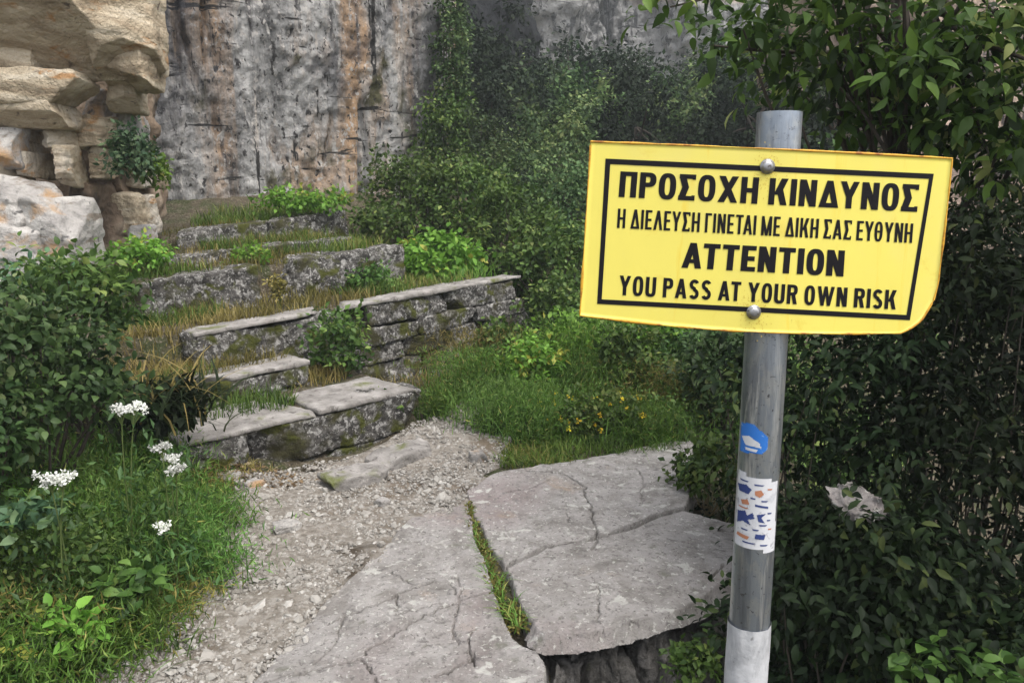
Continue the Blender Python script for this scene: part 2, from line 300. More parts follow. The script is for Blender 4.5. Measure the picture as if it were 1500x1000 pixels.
def pebbles(x, y, z, r, rg, amt=.17):
    ph = (1 + 5 ** .5) / 2
    ico = nrm(np.array([(-1, ph, 0), (1, ph, 0), (-1, -ph, 0), (1, -ph, 0), (0, -1, ph), (0, 1, ph), (0, -1, -ph), (0, 1, -ph), (ph, 0, -1), (ph, 0, 1), (-ph, 0, -1), (-ph, 0, 1)], float))
    fc = np.array([(0, 11, 5), (0, 5, 1), (0, 1, 7), (0, 7, 10), (0, 10, 11), (1, 5, 9), (5, 11, 4), (11, 10, 2), (10, 7, 6), (7, 1, 8), (3, 9, 4), (3, 4, 2), (3, 2, 6), (3, 6, 8), (3, 8, 9), (4, 9, 5), (2, 4, 11), (6, 2, 10), (8, 6, 7), (9, 8, 1)])
    n = len(x); V = ico[None] * (1 + rg.normal(0, amt, (n, 12, 1))) * rg.uniform(.6, 1.3, (n, 1, 3)) * np.array([1, 1, .75]); th = rg.uniform(0, 6.28, n); c, s = np.cos(th)[:, None], np.sin(th)[:, None]
    V = np.stack([V[..., 0] * c - V[..., 1] * s, V[..., 0] * s + V[..., 1] * c, V[..., 2] + V[..., 0] * rg.normal(0, .25, (n, 1))], -1) * r[:, None, None] + np.stack([x, y, z], -1)[:, None]
    return V.reshape(-1, 3), (fc[None] + 12 * np.arange(n)[:, None, None]).reshape(-1, 3)
N = 60000; px_ = rg.uniform(-2, .7, N); py_ = 2.1 + 3.7 * rg.uniform(0, 1, N) ** 1.35
dd = sdist(px_, py_, PATH); q = np.stack([px_, py_, 0 * px_], -1); ok = (dd + fbm(q * 4, 2, 31) * .05 > 0.0) & (fbm(q * 2.2, 2, 77) + rg.uniform(-.6, .6, N) > -.42)
px_, py_ = px_[ok], py_[ok]; rr = np.clip(rg.lognormal(-5.3, .5, len(px_)), .0025, .028)
V, F = pebbles(px_, py_, pathz(px_, py_) + rr * .2, rr, rg)
tag(mesh('gravel', V, F, M['pebble'], smooth=False, attr=np.repeat(np.clip(rg.beta(2.2, 2.2, len(rr)), 0, 1), 12)), 'loose pale grey and white gravel on the path', 'gravel', kind='stuff')

# ------------------------------------------------------------------ rock slabs
CR = lambda pts: flat([(300 + a / 1.6667, 560 + b / 1.6667) for a, b in pts], .02)
FRONT = flat([(788, 938), (830, 936), (870, 931), (910, 920), (950, 906), (1000, 891), (1040, 871), (1075, 845), (1090, 815)])
HAIR = [(CR(c), dp, wd) for c, dp, wd in [
 ([(290, 592), (360, 570), (430, 545), (462, 530), (480, 515), (520, 500), (565, 490)], .016, .0045), ([(455, 462), (480, 485), (512, 495)], .013, .004), ([(478, 518), (468, 540), (472, 562)], .014, .005),
 ([(390, 668), (420, 640), (460, 620), (530, 580), (600, 545), (650, 525), (712, 512)], .018, .0055), ([(470, 572), (520, 558), (582, 544)], .012, .004),
 ([(150, 728), (250, 708), (330, 692), (370, 678), (392, 684), (412, 705), (428, 740)], .022, .006), ([(600, 488), (602, 505), (614, 522)], .01, .004), ([(658, 600), (645, 640), (655, 690)], .012, .005),
 ([(560, 715), (600, 697), (625, 690), (655, 660)], .022, .007), ([(622, 470), (626, 510), (612, 580), (616, 640)], .006, .004), ([(340, 580), (320, 640), (270, 690)], .008, .004),
 ([(770, 220), (840, 222), (890, 232), (925, 258), (938, 300), (950, 340), (957, 368), (948, 412)], .022, .0055), ([(880, 300), (890, 340), (950, 372)], .006, .004), ([(960, 490), (962, 540), (955, 590)], .006, .004),
 ([(1240, 480), (1270, 450)], .02, .007), ([(840, 240), (800, 262), (740, 270)], .006, .004), ([(1050, 210), (1075, 250), (1060, 300)], .005, .004)]]
def slab(name, label, pxpoly, seed, tilt=(0, 0), depth=.4, z0=.025):
    P = flat(pxpoly, z0); lo = P.min(0) - .06; hi = P.max(0) + .06; h = .0042
    xs = np.arange(lo[0], hi[0], h); ys = np.arange(lo[1], hi[1], h); X, Y = np.meshgrid(xs, ys, indexing='ij'); x, y = X.ravel(), Y.ravel()
    q = np.stack([x, y, 0 * x + seed], -1); d = sdist(x, y, P) + fbm(q * 9, 4, seed) * .012
    z = z0 + tilt[0] * (x - P[:, 0].mean()) + tilt[1] * (y - P[:, 1].mean()) + fbm(q * 2, 5, seed + 3) * .010 + fbm(q * 22, 3, seed + 5) * .0026 + np.minimum(0, fbm(q * 40, 3, seed + 8) + .35) * .006
    wx = fbm(q * 16, 4, 41, .7) * .012; wy = fbm(q * 16 + 9, 4, 43, .7) * .012
    for pl, dp, wd in HAIR:
        b = (x > pl[:, 0].min() - .08) & (x < pl[:, 0].max() + .08) & (y > pl[:, 1].min() - .08) & (y < pl[:, 1].max() + .08)
        if b.any():
            dc = seg_dist(x[b] + wx[b], y[b] + wy[b], pl); z[b] -= 3.2 * dp * np.clip(1.6 - dc / (wd * .5) * (1 + .5 * vnoise(q[b] * 20, 5)), 0, 1) ** .6
    r = .009; z = z - np.where(d < r, (1 - np.sqrt(np.clip(1 - ((r - np.clip(d, 0, r)) / r) ** 2, 0, 1))) * r * .8, 0)
    dep_ = np.where(seg_dist(x, y, FRONT) < .07, .05, .25) if depth < .06 else depth
    z = z - np.clip(-d / .030, 0, 1) ** .8 * dep_ * (1 + .25 * vnoise(q * 15, 7)); 
    F = gridF(len(xs), len(ys)); keep = (d[F] > -.034).all(1); F = F[keep]; us = np.unique(F); mp = np.zeros(len(x), int); mp[us] = np.arange(len(us))
    o = mesh(name, np.stack([x, y, z], -1)[us], mp[F], M['slab']); return tag(o, label, 'rock slab', 'slabs of split bedrock beside the path')
slab('rock_slab', 'grey slab with fine hairline cracks on the gravel side of the weedy crack', [(340, 1030), (430, 930), (480, 880), (530, 830), (570, 792), (600, 762), (640, 742), (684, 738), (692, 770), (710, 822), (722, 862), (738, 900), (750, 932), (785, 950), (797, 972), (797, 1040)], 3, depth=.2)
slab('rock_slab', 'grey slab beneath the yellow flowering weeds, with one curved crack', [(682, 718), (720, 697), (790, 683), (880, 668), (960, 650), (1012, 644), (1024, 680), (1010, 722), (1002, 737), (960, 750), (930, 763), (870, 783), (800, 797), (740, 824), (714, 792), (700, 760)], 7, tilt=(-.008, .012), depth=.2)
slab('rock_slab', 'pinkish grey slab with a broken front edge next to the galvanised pole', [(741, 831), (800, 802), (870, 789), (930, 769), (1002, 743), (1040, 756), (1085, 765), (1095, 800), (1085, 835), (1040, 866), (1000, 888), (950, 902), (870, 926), (800, 930), (786, 924), (772, 905), (757, 870)], 11, tilt=(.0, -.01), depth=.05)

# ------------------------------------------------------------------ rocks and blocks
def block_mesh(c, size, rz=0., seed=0, chips=6, round_=.12, rough=.03, res=None, strata=0., tilt=(0, 0), cuts=(), crange=(.62, .9)):
    """a chipped stone block: a box grid with rounded edges, planes cut off and noise"""
    size = np.array(size, float); rg = np.random.default_rng(seed); res = res or max(size) / 26
    n = np.maximum(3, np.ceil(size / res).astype(int)); V = []; Fs = []; k = 0
    for ax in range(3):
        u, v = [(1, 2), (2, 0), (0, 1)][ax]
        for sgn in (-1, 1):
            a = np.linspace(-.5, .5, n[u] + 1); b = np.linspace(-.5, .5, n[v] + 1); A, B = np.meshgrid(a, b, indexing='ij')
            p = np.zeros((A.size, 3)); p[:, u] = A.ravel(); p[:, v] = B.ravel(); p[:, ax] = .5 * sgn; f = gridF(len(a), len(b))
            if sgn < 0: f = f[:, ::-1]
            V.append(p); Fs.append(f + k); k += len(p)
    V = np.concatenate(V) * size; F = np.concatenate(Fs)
    key = np.round(V / res * 64).astype(np.int64); _, ui, inv = np.unique(key, axis=0, return_index=True, return_inverse=True); V = V[ui]; F = inv.ravel()[F]
    r = round_ * size.min(); inner = size / 2 - r; cl = np.clip(V, -inner, inner); V = cl + nrm(V - cl + 1e-9 * V) * r
    s0 = np.arange(3) * 0 + seed * 7.13
    for _ in range(chips):
        nn = nrm(rg.normal(0, 1, 3) * np.array([1, 1, .8])); sup = np.abs(nn) @ (size / 2); h = sup * rg.uniform(*crange)
        q = V @ nn - h; V = V - np.outer(np.clip(q, 0, None), nn) * .92
    for cn, fr in cuts:
        cn = nrm(np.array(cn, float)); q = V @ cn - (np.abs(cn) @ (size / 2)) * fr; V = V - np.outer(np.clip(q, 0, None), cn)
    Nv = nrm(V / size)
    if strata: V[:, :2] *= 1 + strata * np.sign(vnoise(np.stack([V[:, 0] * .3, V[:, 1] * .3, V[:, 2] / size.min() * 5 + fbm(V * 1.5, 2, seed) * .5], -1) + s0, 5))[:, None] * .5
    sc = 2.2 / size.mean()
    V = V + Nv * (fbm(V * sc + s0, 5, seed) * rough * size.mean() + fbm(V * sc * 5 + s0, 3, seed + 9) * rough * .35 * size.mean())[:, None]
    ca, sa = math.cos(tilt[0]), math.sin(tilt[0]); V = V @ np.array([[ca, 0, -sa], [0, 1, 0], [sa, 0, ca]]); ca, sa = math.cos(tilt[1]), math.sin(tilt[1]); V = V @ np.array([[1, 0, 0], [0, ca, sa], [0, -sa, ca]])
    ca, sa = math.cos(rz), math.sin(rz); V = V @ np.array([[ca, sa, 0], [-sa, ca, 0], [0, 0, 1]])
    return V + np.asarray(c, float), F
def along(k, t): A, B = STEPS[k]; return A + (B - A) * t
def build_step(k, label, tread_w, courses, seed, tread=True, gaps=()):
    A, B = STEPS[k]; d = B - A; Lh = np.hypot(d[0], d[1]); ang = math.atan2(d[1], d[0]); nn = np.array([-math.sin(ang), math.cos(ang), 0]); rg = np.random.default_rng(seed)
    root = thing('stone_step', label, 'stone step', along(k, .5) - [0, 0, .4], 'stone steps up the terraced slope')
    top = .032 if tread else 0.
    slope = math.atan2(d[2], Lh)
    if tread:
        cuts = np.concatenate([[0], np.sort(rg.uniform(.3, .7, int(Lh / 1.5))), [1]])
        for a, b in zip(cuts[:-1], cuts[1:]):
            c = along(k, (a + b) / 2) + nn * tread_w / 2 - [0, 0, top / 2]
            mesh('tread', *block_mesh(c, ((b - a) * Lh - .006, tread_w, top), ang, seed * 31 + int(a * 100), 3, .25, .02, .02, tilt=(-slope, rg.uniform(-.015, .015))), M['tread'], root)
    for (t0, t1, zt, zb, bl) in courses:              # each course: span, top and bottom below the front edge, block length
        n = max(1, round((t1 - t0) * Lh / bl)); e = t0 + (t1 - t0) * (np.arange(n + 1) + np.concatenate([[0], rg.uniform(-.22, .22, n - 1), [0]])) / n
        for a, b in zip(e[:-1], e[1:]):
            h = zb - zt; c = along(k, (a + b) / 2) + nn * (.135 + rg.uniform(0, .014)) - [0, 0, top + zt + h / 2]
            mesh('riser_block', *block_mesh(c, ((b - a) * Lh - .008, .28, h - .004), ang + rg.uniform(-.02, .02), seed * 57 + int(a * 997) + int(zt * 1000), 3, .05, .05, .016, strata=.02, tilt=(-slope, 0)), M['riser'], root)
    return root
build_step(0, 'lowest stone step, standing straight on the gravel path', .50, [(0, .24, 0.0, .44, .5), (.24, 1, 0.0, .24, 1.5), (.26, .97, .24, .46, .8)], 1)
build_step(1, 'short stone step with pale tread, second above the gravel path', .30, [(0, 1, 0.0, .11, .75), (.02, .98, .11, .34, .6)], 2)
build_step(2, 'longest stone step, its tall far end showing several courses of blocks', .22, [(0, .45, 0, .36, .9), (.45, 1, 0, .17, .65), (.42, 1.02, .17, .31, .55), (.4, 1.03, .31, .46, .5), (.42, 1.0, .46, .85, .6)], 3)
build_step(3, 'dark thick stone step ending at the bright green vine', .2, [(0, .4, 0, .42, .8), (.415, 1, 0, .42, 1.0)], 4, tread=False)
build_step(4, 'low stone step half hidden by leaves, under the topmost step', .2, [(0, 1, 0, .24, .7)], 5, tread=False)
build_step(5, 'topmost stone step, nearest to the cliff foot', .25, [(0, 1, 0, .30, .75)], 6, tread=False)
def stone(name, label, cat, c, size, rz, seed, mat, group=None, **k):
    return tag(mesh(name, *block_mesh(c, size, rz, seed, **k), mat), label, cat, group)
LG = 'loose stones at the edge of the path'
for i, (px, py, z, sz, rz, lb, mt) in enumerate([
    (590, 668, .045, (.42, .20, .10), .75, 'flat stone lying at the foot of the lowest step, on its far side', 'tread'), (520, 700, .04, (.36, .18, .09), .6, 'flat stone lying at the foot of the lowest step, nearer the flowers', 'tread'),
    (330, 703, .05, (.16, .12, .08), .2, 'pale pointed stone in dead leaves left of the lowest step', 'pale'), (372, 712, .04, (.09, .08, .06), 1, 'small pale stone between the flat stone and the dead leaves', 'pale'),
    (420, 772, .035, (.13, .10, .05), .4, 'whitish stone lying alone in the middle of the gravel', 'pale'), (560, 735, .03, (.07, .06, .04), .9, 'small white stone on the gravel near the slab corner', 'pale'), (700, 668, .05, (.10, .08, .06), .3, 'small pale stone where the gravel path narrows', 'pale')]):
    c = atz(px, py, z); stone('loose_stone', lb, 'stone', c, sz, rz, 200 + i, M[mt], LG, chips=7, rough=.05)
# the broken face under the pinkish slab
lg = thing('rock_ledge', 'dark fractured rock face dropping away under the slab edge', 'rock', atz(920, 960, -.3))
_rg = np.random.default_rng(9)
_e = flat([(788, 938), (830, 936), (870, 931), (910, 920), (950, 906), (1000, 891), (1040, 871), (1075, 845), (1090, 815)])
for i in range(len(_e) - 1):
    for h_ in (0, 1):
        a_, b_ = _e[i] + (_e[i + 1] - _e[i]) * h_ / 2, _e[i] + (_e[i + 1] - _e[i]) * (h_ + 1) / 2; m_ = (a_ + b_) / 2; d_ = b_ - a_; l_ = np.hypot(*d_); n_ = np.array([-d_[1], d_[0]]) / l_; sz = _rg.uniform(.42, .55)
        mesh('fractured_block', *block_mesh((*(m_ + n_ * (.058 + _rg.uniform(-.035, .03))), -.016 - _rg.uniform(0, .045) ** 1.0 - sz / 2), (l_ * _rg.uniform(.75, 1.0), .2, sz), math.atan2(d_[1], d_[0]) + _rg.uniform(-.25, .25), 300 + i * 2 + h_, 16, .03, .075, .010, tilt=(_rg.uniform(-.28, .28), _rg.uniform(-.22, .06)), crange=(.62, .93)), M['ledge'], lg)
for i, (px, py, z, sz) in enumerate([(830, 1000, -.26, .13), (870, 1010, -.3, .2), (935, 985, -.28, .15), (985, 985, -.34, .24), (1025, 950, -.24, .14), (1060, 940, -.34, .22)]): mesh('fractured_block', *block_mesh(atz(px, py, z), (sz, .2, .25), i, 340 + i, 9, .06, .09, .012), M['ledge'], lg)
# golden outcrop
oc = thing('rock_outcrop', 'golden layered limestone outcrop with an overhanging slab', 'rock outcrop', atY(80, 390, 6.6))
def pxblock(name, mat, x0, y0, x1, y1, Y, dep, seed, **k):
    a = atY(x0, (y0 + y1) / 2, Y); b = atY(x1, (y0 + y1) / 2, Y); t = atY((x0 + x1) / 2, y0, Y); u = atY((x0 + x1) / 2, y1, Y)
    if 'base' in name: k['crange'] = (.76, .95)
    dep = min(dep, .5) if k.get('res', 1) < .035 else dep; b[0] = atY(x1, y0, Y + dep * .75)[0]; c = (a + b) / 2; c[1] += dep / 2
    return mesh(name, *block_mesh(c, (b[0] - a[0], dep, t[2] - u[2]), seed=seed, **k), mat, oc)
CK = dict(crange=(.7, .93))
pxblock('overhang', M['golden'], -170, -130, 172, 118, 5.7, 1.8, 41, chips=5, round_=.04, rough=.02, strata=.015, res=.026, cuts=[((.12, -.8, -.85), .30), ((.9, -.5, -.2), .62)], **CK)
pxblock('overhang', M['golden'], 110, -120, 226, 118, 5.95, 1.4, 62, chips=8, round_=.05, rough=.03, strata=.04, res=.02, cuts=[((.3, -.5, -.9), .55), ((1, -.9, .1), .5)], rz=.1, **CK)
pxblock('overhang', M['golden'], 150, 20, 236, 126, 6.1, 1.0, 63, chips=9, round_=.05, rough=.035, strata=.05, res=.016, cuts=[((-.3, -.3, -.9), .6)], **CK)
pxblock('layered_block', M['golden'], -120, 52, 96, 104, 5.95, 1.2, 44, chips=9, round_=.12, rough=.025, strata=.03, res=.02, rz=.1, **CK)
pxblock('layered_block', M['golden'], -150, 98, 134, 150, 5.8, 1.2, 45, chips=10, round_=.12, rough=.03, strata=.05, res=.02, rz=.15, **CK)
pxblock('layered_block', M['golden'], -100, 142, 120, 186, 5.85, 1.2, 64, chips=10, round_=.12, rough=.03, strata=.05, res=.018, rz=.05, cuts=[((0, -.6, -.8), .6)], **CK)
pxblock('layered_block', M['golden'], 6, 176, 60, 222, 5.98, .9, 46, chips=8, round_=.08, rough=.04, strata=.05, res=.014, **CK)
pxblock('layered_block', M['golden'], 54, 178, 124, 216, 6.05, .9, 65, chips=8, round_=.08, rough=.04, strata=.05, res=.014, rz=-.1, **CK)
pxblock('layered_block', M['golden'], 66, 212, 124, 276, 5.98, .9, 47, chips=8, round_=.08, rough=.03, strata=.04, res=.014, rz=.25, cuts=[((.2, -.6, -.8), .6)], **CK)
pxblock('layered_block', M['golden'], 20, 222, 78, 262, 6.0, .9, 66, chips=8, round_=.08, rough=.04, strata=.05, res=.014, **CK)
pxblock('layered_block', M['pale'], -120, 182, 42, 248, 5.75, 1.0, 48, chips=14, round_=.06, rough=.03, strata=.04, res=.018, cuts=[((.4, -.6, .7), .55), ((.2, -.5, -.85), .6)], **CK)
pxblock('layered_block', M['golden'], -90, 238, 40, 270, 5.8, 1.0, 49, chips=9, round_=.08, rough=.05, res=.018, **CK)
pxblock('base_rock', M['pale'], -110, 256, 86, 350, 5.6, 1.2, 50, strata=.05, chips=26, round_=.04, rough=.035, res=.02, cuts=[((.6, -.5, .7), .5)], tilt=(.1, -.15), **CK)
pxblock('base_rock', M['pale'], 30, 290, 142, 400, 5.6, 1.0, 67, strata=.05, chips=26, round_=.04, rough=.04, res=.018, cuts=[((.7, -.4, .6), .5)], **CK)
pxblock('base_rock', M['pale'], -130, 330, 90, 440, 5.45, 1.2, 51, strata=.05, chips=26, round_=.04, rough=.035, res=.02, rz=.2, tilt=(.1, -.1), **CK)
pxblock('layered_block', M['golden'], 140, 118, 216, 162, 6.3, .9, 52, chips=8, round_=.1, rough=.04, res=.016, rz=.2, cuts=[((0, -.6, -.8), .6)], **CK)
pxblock('layered_block', M['pale'], 122, 130, 180, 235, 6.5, .9, 53, chips=12, round_=.05, rough=.04, res=.018, **CK)
pxblock('recess_rock', M['brown'], 100, 215, 205, 300, 6.8, .9, 54, chips=12, round_=.06, rough=.06, res=.02, **CK)
pxblock('recess_rock', M['brown'], 96, 268, 160, 310, 6.3, .5, 55, chips=8, round_=.2, rough=.06, res=.014, **CK)
pxblock('recess_rock', M['golden'], 160, 285, 226, 345, 6.7, .5, 56, chips=12, round_=.08, rough=.06, res=.014, **CK)
pxblock('recess_rock', M['golden'], 150, 225, 236, 275, 6.9, .5, 69, chips=10, round_=.08, rough=.06, res=.018, **CK)
pxblock('recess_rock', M['brown'], -260, -160, 200, 350, 7.15, 1.0, 57, chips=14, round_=.05, rough=.07, strata=.03, res=.04, **CK)
pxblock('recess_rock', M['brown'], 120, 300, 200, 372, 6.6, .6, 70, chips=10, round_=.1, rough=.06, res=.018, **CK)
pxblock('layered_block', M['golden'], 112, 168, 178, 215, 6.3, .5, 71, chips=10, round_=.08, rough=.05, strata=.06, res=.014, **CK)
pxblock('layered_block', M['golden'], 118, 208, 172, 262, 6.35, .5, 72, chips=10, round_=.08, rough=.05, strata=.06, res=.014, rz=.2, **CK)
pxblock('layered_block', M['pale'], 150, 160, 214, 232, 6.6, .5, 73, chips=12, round_=.06, rough=.05, strata=.05, res=.014, **CK)
pxblock('base_rock', M['pale'], 186, 330, 224, 368, 6.35, .35, 58, chips=8, round_=.3, rough=.05, res=.014, **CK)

# ------------------------------------------------------------------ cliffs
def cliff(name, pl, z0, z1, du, mat, amp, sc, seed, label=None, lean=0.):
    pl = np.asarray(pl, float); sl_ = np.concatenate([[0], np.cumsum(np.hypot(*np.diff(pl, axis=0).T))]); s = np.arange(0, sl_[-1], du)
    x = np.interp(s, sl_, pl[:, 0]); y = np.interp(s, sl_, pl[:, 1]); k = max(1, int(.8 / du)); ker = np.ones(2 * k + 1) / (2 * k + 1)
    x = np.convolve(np.pad(x, k, 'edge'), ker, 'valid'); y = np.convolve(np.pad(y, k, 'edge'), ker, 'valid')
    tx, ty = np.gradient(x), np.gradient(y); l = np.hypot(tx, ty); nx, ny = ty / l, -tx / l; z = np.arange(z0, z1, du)
    X = np.repeat(x[:, None], len(z), 1); Y = np.repeat(y[:, None], len(z), 1); Z = np.repeat(z[None], len(x), 0); p = np.stack([X, Y, Z], -1).reshape(-1, 3)
    q = p * sc; d = fbm(q * [1, 1, .35], 5, seed) + .5 * (1 - np.abs(fbm(q * [2.6, 2.6, .5] + 5, 4, seed + 20))) * .8
    d = .6 * d + .3 * np.round(fbm(q * [.9, .9, .4] + 3, 3, seed + 90) * 3.5 + .5 * fbm(q * 3, 2, seed + 91)) / 3.5 + .12 * np.abs(fbm(q * [.7, .7, 3.2], 3, seed + 40)) + .16 * fbm(q * 7, 4, seed + 60) - .5 * np.clip(fbm(q * [5, 5, 2.5], 2, seed + 80) - .45, 0, 1)
    fz_ = fbm(q * [1.1, 1.1, .10] + 11, 3, seed + 70); d = d + 1.1 * fbm(p * [.45, .45, .25], 2, seed + 95) * min(1., 12 * sc / 20 + .3); d = d - .9 * np.exp(-(fz_ / .035) ** 2) * np.clip(vnoise(q * [.8, .8, .5], seed + 71) * 2 + .6, 0, 1)
    nv = np.stack([np.repeat(nx, len(z)), np.repeat(ny, len(z)), 0 * p[:, 0]], -1); p = p + nv * (amp * d + lean * (p[:, 2] - z0))[:, None]
    return mesh(name, p, gridF(len(x), len(z)), mat)
tag(cliff('cliff_face', [(-8, 8.2), (-5.4, 8.9), (-3.7, 9.3), (-1.35, 11.2), (-.95, 11.9), (-1.1, 13.5), (-2.2, 17), (-3, 20)], .6, 9, .03, M['cliff'], .15, 1.7, 3), 'tall grey cliff with orange streaks rising behind the stone steps', 'cliff', kind='structure')
tag(cliff('ravine_cliff', [(-4, 19), (-2.2, 21), (-.6, 25), (.1, 27), (-.3, 32)], 2, 20, .15, M['shadecliff'], .8, .3, 13), kind='structure')
tag(cliff('far_cliff', [(-26, 50), (-8, 45), (2, 42), (5, 44), (12, 43), (20, 42), (40, 40)], 5, 30, .13, M['farcliff'], 1.5, .4, 23), kind='structure')
tag(cliff('pink_cliff', [(5.0, 17), (6.2, 13.5), (9, 12.5), (13, 11)], -2, 9, .1, M['pinkcliff'], .4, .5, 33), kind='structure')

# ------------------------------------------------------------------ foliage
RHOMB = (np.array([(0, 0, 0), (.32, .42, .07), (0, 1, -.06), (-.32, .42, .07)]), np.array([(0, 1, 2), (0, 2, 3)]))
_ov = [(0, 0, 0)] + [(s * w_, y_, z_) for y_, w_, z_ in ((.18, .2, .02), (.42, .29, .05), (.72, .2, .0)) for s in (1, 0, -1)] + [(0, 1, -.12)]
_ov = np.array([(x_, y_, z_ - (0 if abs(x_) > 0 else .05)) for x_, y_, z_ in _ov])
OVATE = (_ov, [np.array([(0, 1, 2), (0, 2, 3), (7, 10, 8), (8, 10, 9)]), np.array([(1, 4, 5, 2), (2, 5, 6, 3), (4, 7, 8, 5), (5, 8, 9, 6)])])
SLIM = (_ov * [.72, 1, 1], OVATE[1])
def leaves(pos, ax, up, size, tmpl):
    T, F = tmpl; ax = nrm(ax); x = nrm(np.cross(ax, up)); z = np.cross(x, ax); n = len(pos)
    V = pos[:, None] + size[:, None, None] * (T[None, :, 0:1] * x[:, None] + T[None, :, 1:2] * ax[:, None] + T[None, :, 2:3] * z[:, None])
    F = F if isinstance(F, list) else [F]; off = (len(T) * np.arange(n))
    return V.reshape(-1, 3), [(f[None] + off[:, None, None]).reshape(-1, f.shape[1]) for f in F]
def clump_leaves(C, cr, per, size, tmpl, rg, droop=.25, out=1., flatn=.5, tone=.24, outn=.9):
    n = len(C) * per; idx = np.repeat(np.arange(len(C)), per); off = rg.normal(0, 1, (n, 3)) * np.array([1, 1, .75]); off = nrm(off) * (np.abs(rg.normal(.75, .35, n)))[:, None]
    pos = C[idx] + off * np.broadcast_to(cr, len(C))[idx][:, None]
    ax = off * out + rg.normal(0, .6, (n, 3)) - np.array([0, 0, droop]); up = rg.normal(0, flatn, (n, 3)) + np.array([0, 0, 1.0]) + off * outn
    sz = size * rg.uniform(.65, 1.25, n); V, F = leaves(pos, ax, up, sz, tmpl)
    a = np.clip(.45 + rg.normal(0, tone, len(C))[idx] + rg.normal(0, .2, n), 0, 1); return V, F, np.repeat(a, len(tmpl[0]))
def crown_centers(c, r, n, rg, low=-.6, shell=.55, lump=.3):
    d = nrm(rg.normal(0, 1, (n * 3, 3))); d = d[d[:, 2] > low][:n]; u = shell + (1 - shell) * rg.uniform(0, 1, len(d)) ** .7
    u = u * (1 + lump * fbm(d * 1.7 + rg.uniform(0, 50), 2, 3)); return np.asarray(c) + d * u[:, None] * np.asarray(r)
def branch_mb(base, C, r0, rg, mid=.45, nmax=30, n=5):
    b = MB(); base = np.asarray(base, float)
    for c in C[:nmax]:
        m = base + (c - base) * mid + rg.normal(0, .08, 3) * np.linalg.norm(c - base); t = np.linspace(0, 1, 6)[:, None]
        b.add(*tube((1 - t) ** 2 * base + 2 * t * (1 - t) * m + t * t * c, r0 * np.linspace(1, .22, 6), n, False))
    return b
def shrub(name, label, cat, base, c, r, ncl, per, cr, size, tmpl, mat, seed, group=None, stem='bark', r0=.012, nb=14, low=-.7, shell=.5, droop=.25, part='foliage', **k):
    rg = np.random.default_rng(seed); C = crown_centers(c, r, ncl, rg, low, shell); root = thing(name, label, cat, base, group)
    V, F, a = clump_leaves(C, cr, per, size, tmpl, rg, droop, **k); mesh(part, V, F, mat, root, attr=a)
    branch_mb(base, C[rg.permutation(len(C))], r0, rg, nmax=nb).build('stems', M[stem], root); return root
def gz(p, dz=0.): return np.array([p[0], p[1], G(p[0], p[1])[0] + dz])
def blades(pos, h, w_, rg, lean=.45, seg=4, dirs=None):
    n = len(pos); th = rg.uniform(0, 6.28, n); ln = np.abs(rg.normal(lean, lean * .5, n)); d = np.stack([np.cos(th), np.sin(th), 0 * th], -1)
    if dirs is not None: d = nrm(d * .5 + dirs)
    sd = np.stack([-d[:, 1], d[:, 0], 0 * th], -1); t = np.linspace(0, 1, seg + 1); V = []
    for tt in t:
        c = pos + d * (h * ln * tt ** 1.8)[:, None] + np.array([0, 0, 1.]) * (h * (tt - .35 * ln * tt ** 3))[:, None]; ww = (w_ * (1 - tt ** 1.6) + .0004)[:, None]
        V += [c - sd * ww, c + sd * ww]
    V = np.stack(V, 1).reshape(-1, 3); b = (2 * (seg + 1)) * np.arange(n); F = np.concatenate([np.stack([b + 2 * k, b + 2 * k + 1, b + 2 * k + 3, b + 2 * k + 2], -1) for k in range(seg)])
    return V, F
def scatter_px(rg, n, boxes):
    """ground points in patches given as (x, y, rx, ry) in metres"""
    P = []
    for (x, y, rx, ry, wgt) in boxes:
        m = int(n * wgt); a = rg.uniform(0, 6.28, m); r = np.sqrt(rg.uniform(0, 1, m)); P.append(np.stack([x + rx * r * np.cos(a), y + ry * r * np.sin(a)], -1))
    P = np.concatenate(P); return np.concatenate([P, G(P[:, 0], P[:, 1])[:, None]], 1)

# ------------------------------------------------------------------ warning sign on its pole
def plain(name, col, rough=.5, metal=0., over=(), bump=None, spec=.4):
    t = NT(name); c = tuple(col) + (1,)
    n_ = t.noise((1, 1, 1), 9, 5); c = t.mix(t.mask(n_, .35, .7), col, tuple(v * .93 for v in col))
    for sc, scale, lo, hi, col2 in over: c = t.mix(t.mask(t.noise(sc, scale, 6, .65, .5), lo, hi), c, col2)
    t.set(t.p.inputs['Base Color'], c); p = t.p.inputs; p['Roughness'].default_value = rough; p['Metallic'].default_value = metal; p['Specular IOR Level'].default_value = spec
    if bump: t.set(p['Normal'], t.bump(t.noise((1, 1, 1), bump[0], 5), bump[1], bump[2]))
    return t.m
M['yellow'] = plain('yellow_sign_paint', (.77, .67, .13), .45, over=[((1, 1, .5), 6, .5, .7, (.72, .63, .16)), ((1, 1, 1), 14, .60, .78, (.62, .44, .04)), ((1, 1, .1), 40, .60, .70, (.74, .58, .08)), ((1, 1, 1), 130, .70, .76, (.45, .32, .05))])
M['rust'] = plain('rusty_orange_edge', (.62, .33, .03), .6, over=[((1, 1, 1), 40, .5, .62, (.30, .11, .015)), ((1, 1, 1), 22, .55, .7, (.72, .55, .07))])
M['black'] = plain('black_sign_paint', (.009, .008, .010), .6, spec=.15)
M['zinc'] = plain('galvanised_steel', (.35, .39, .45), .34, .85, over=[((1, 1, .5), 45, .48, .6, (.42, .44, .46)), ((1, 1, .12), 30, .5, .66, (.20, .22, .26)), ((1, 1, .1), 60, .56, .66, (.62, .64, .66)), ((1, 1, 1), 160, .6, .68, (.12, .12, .13))], bump=(90, .15, .002))
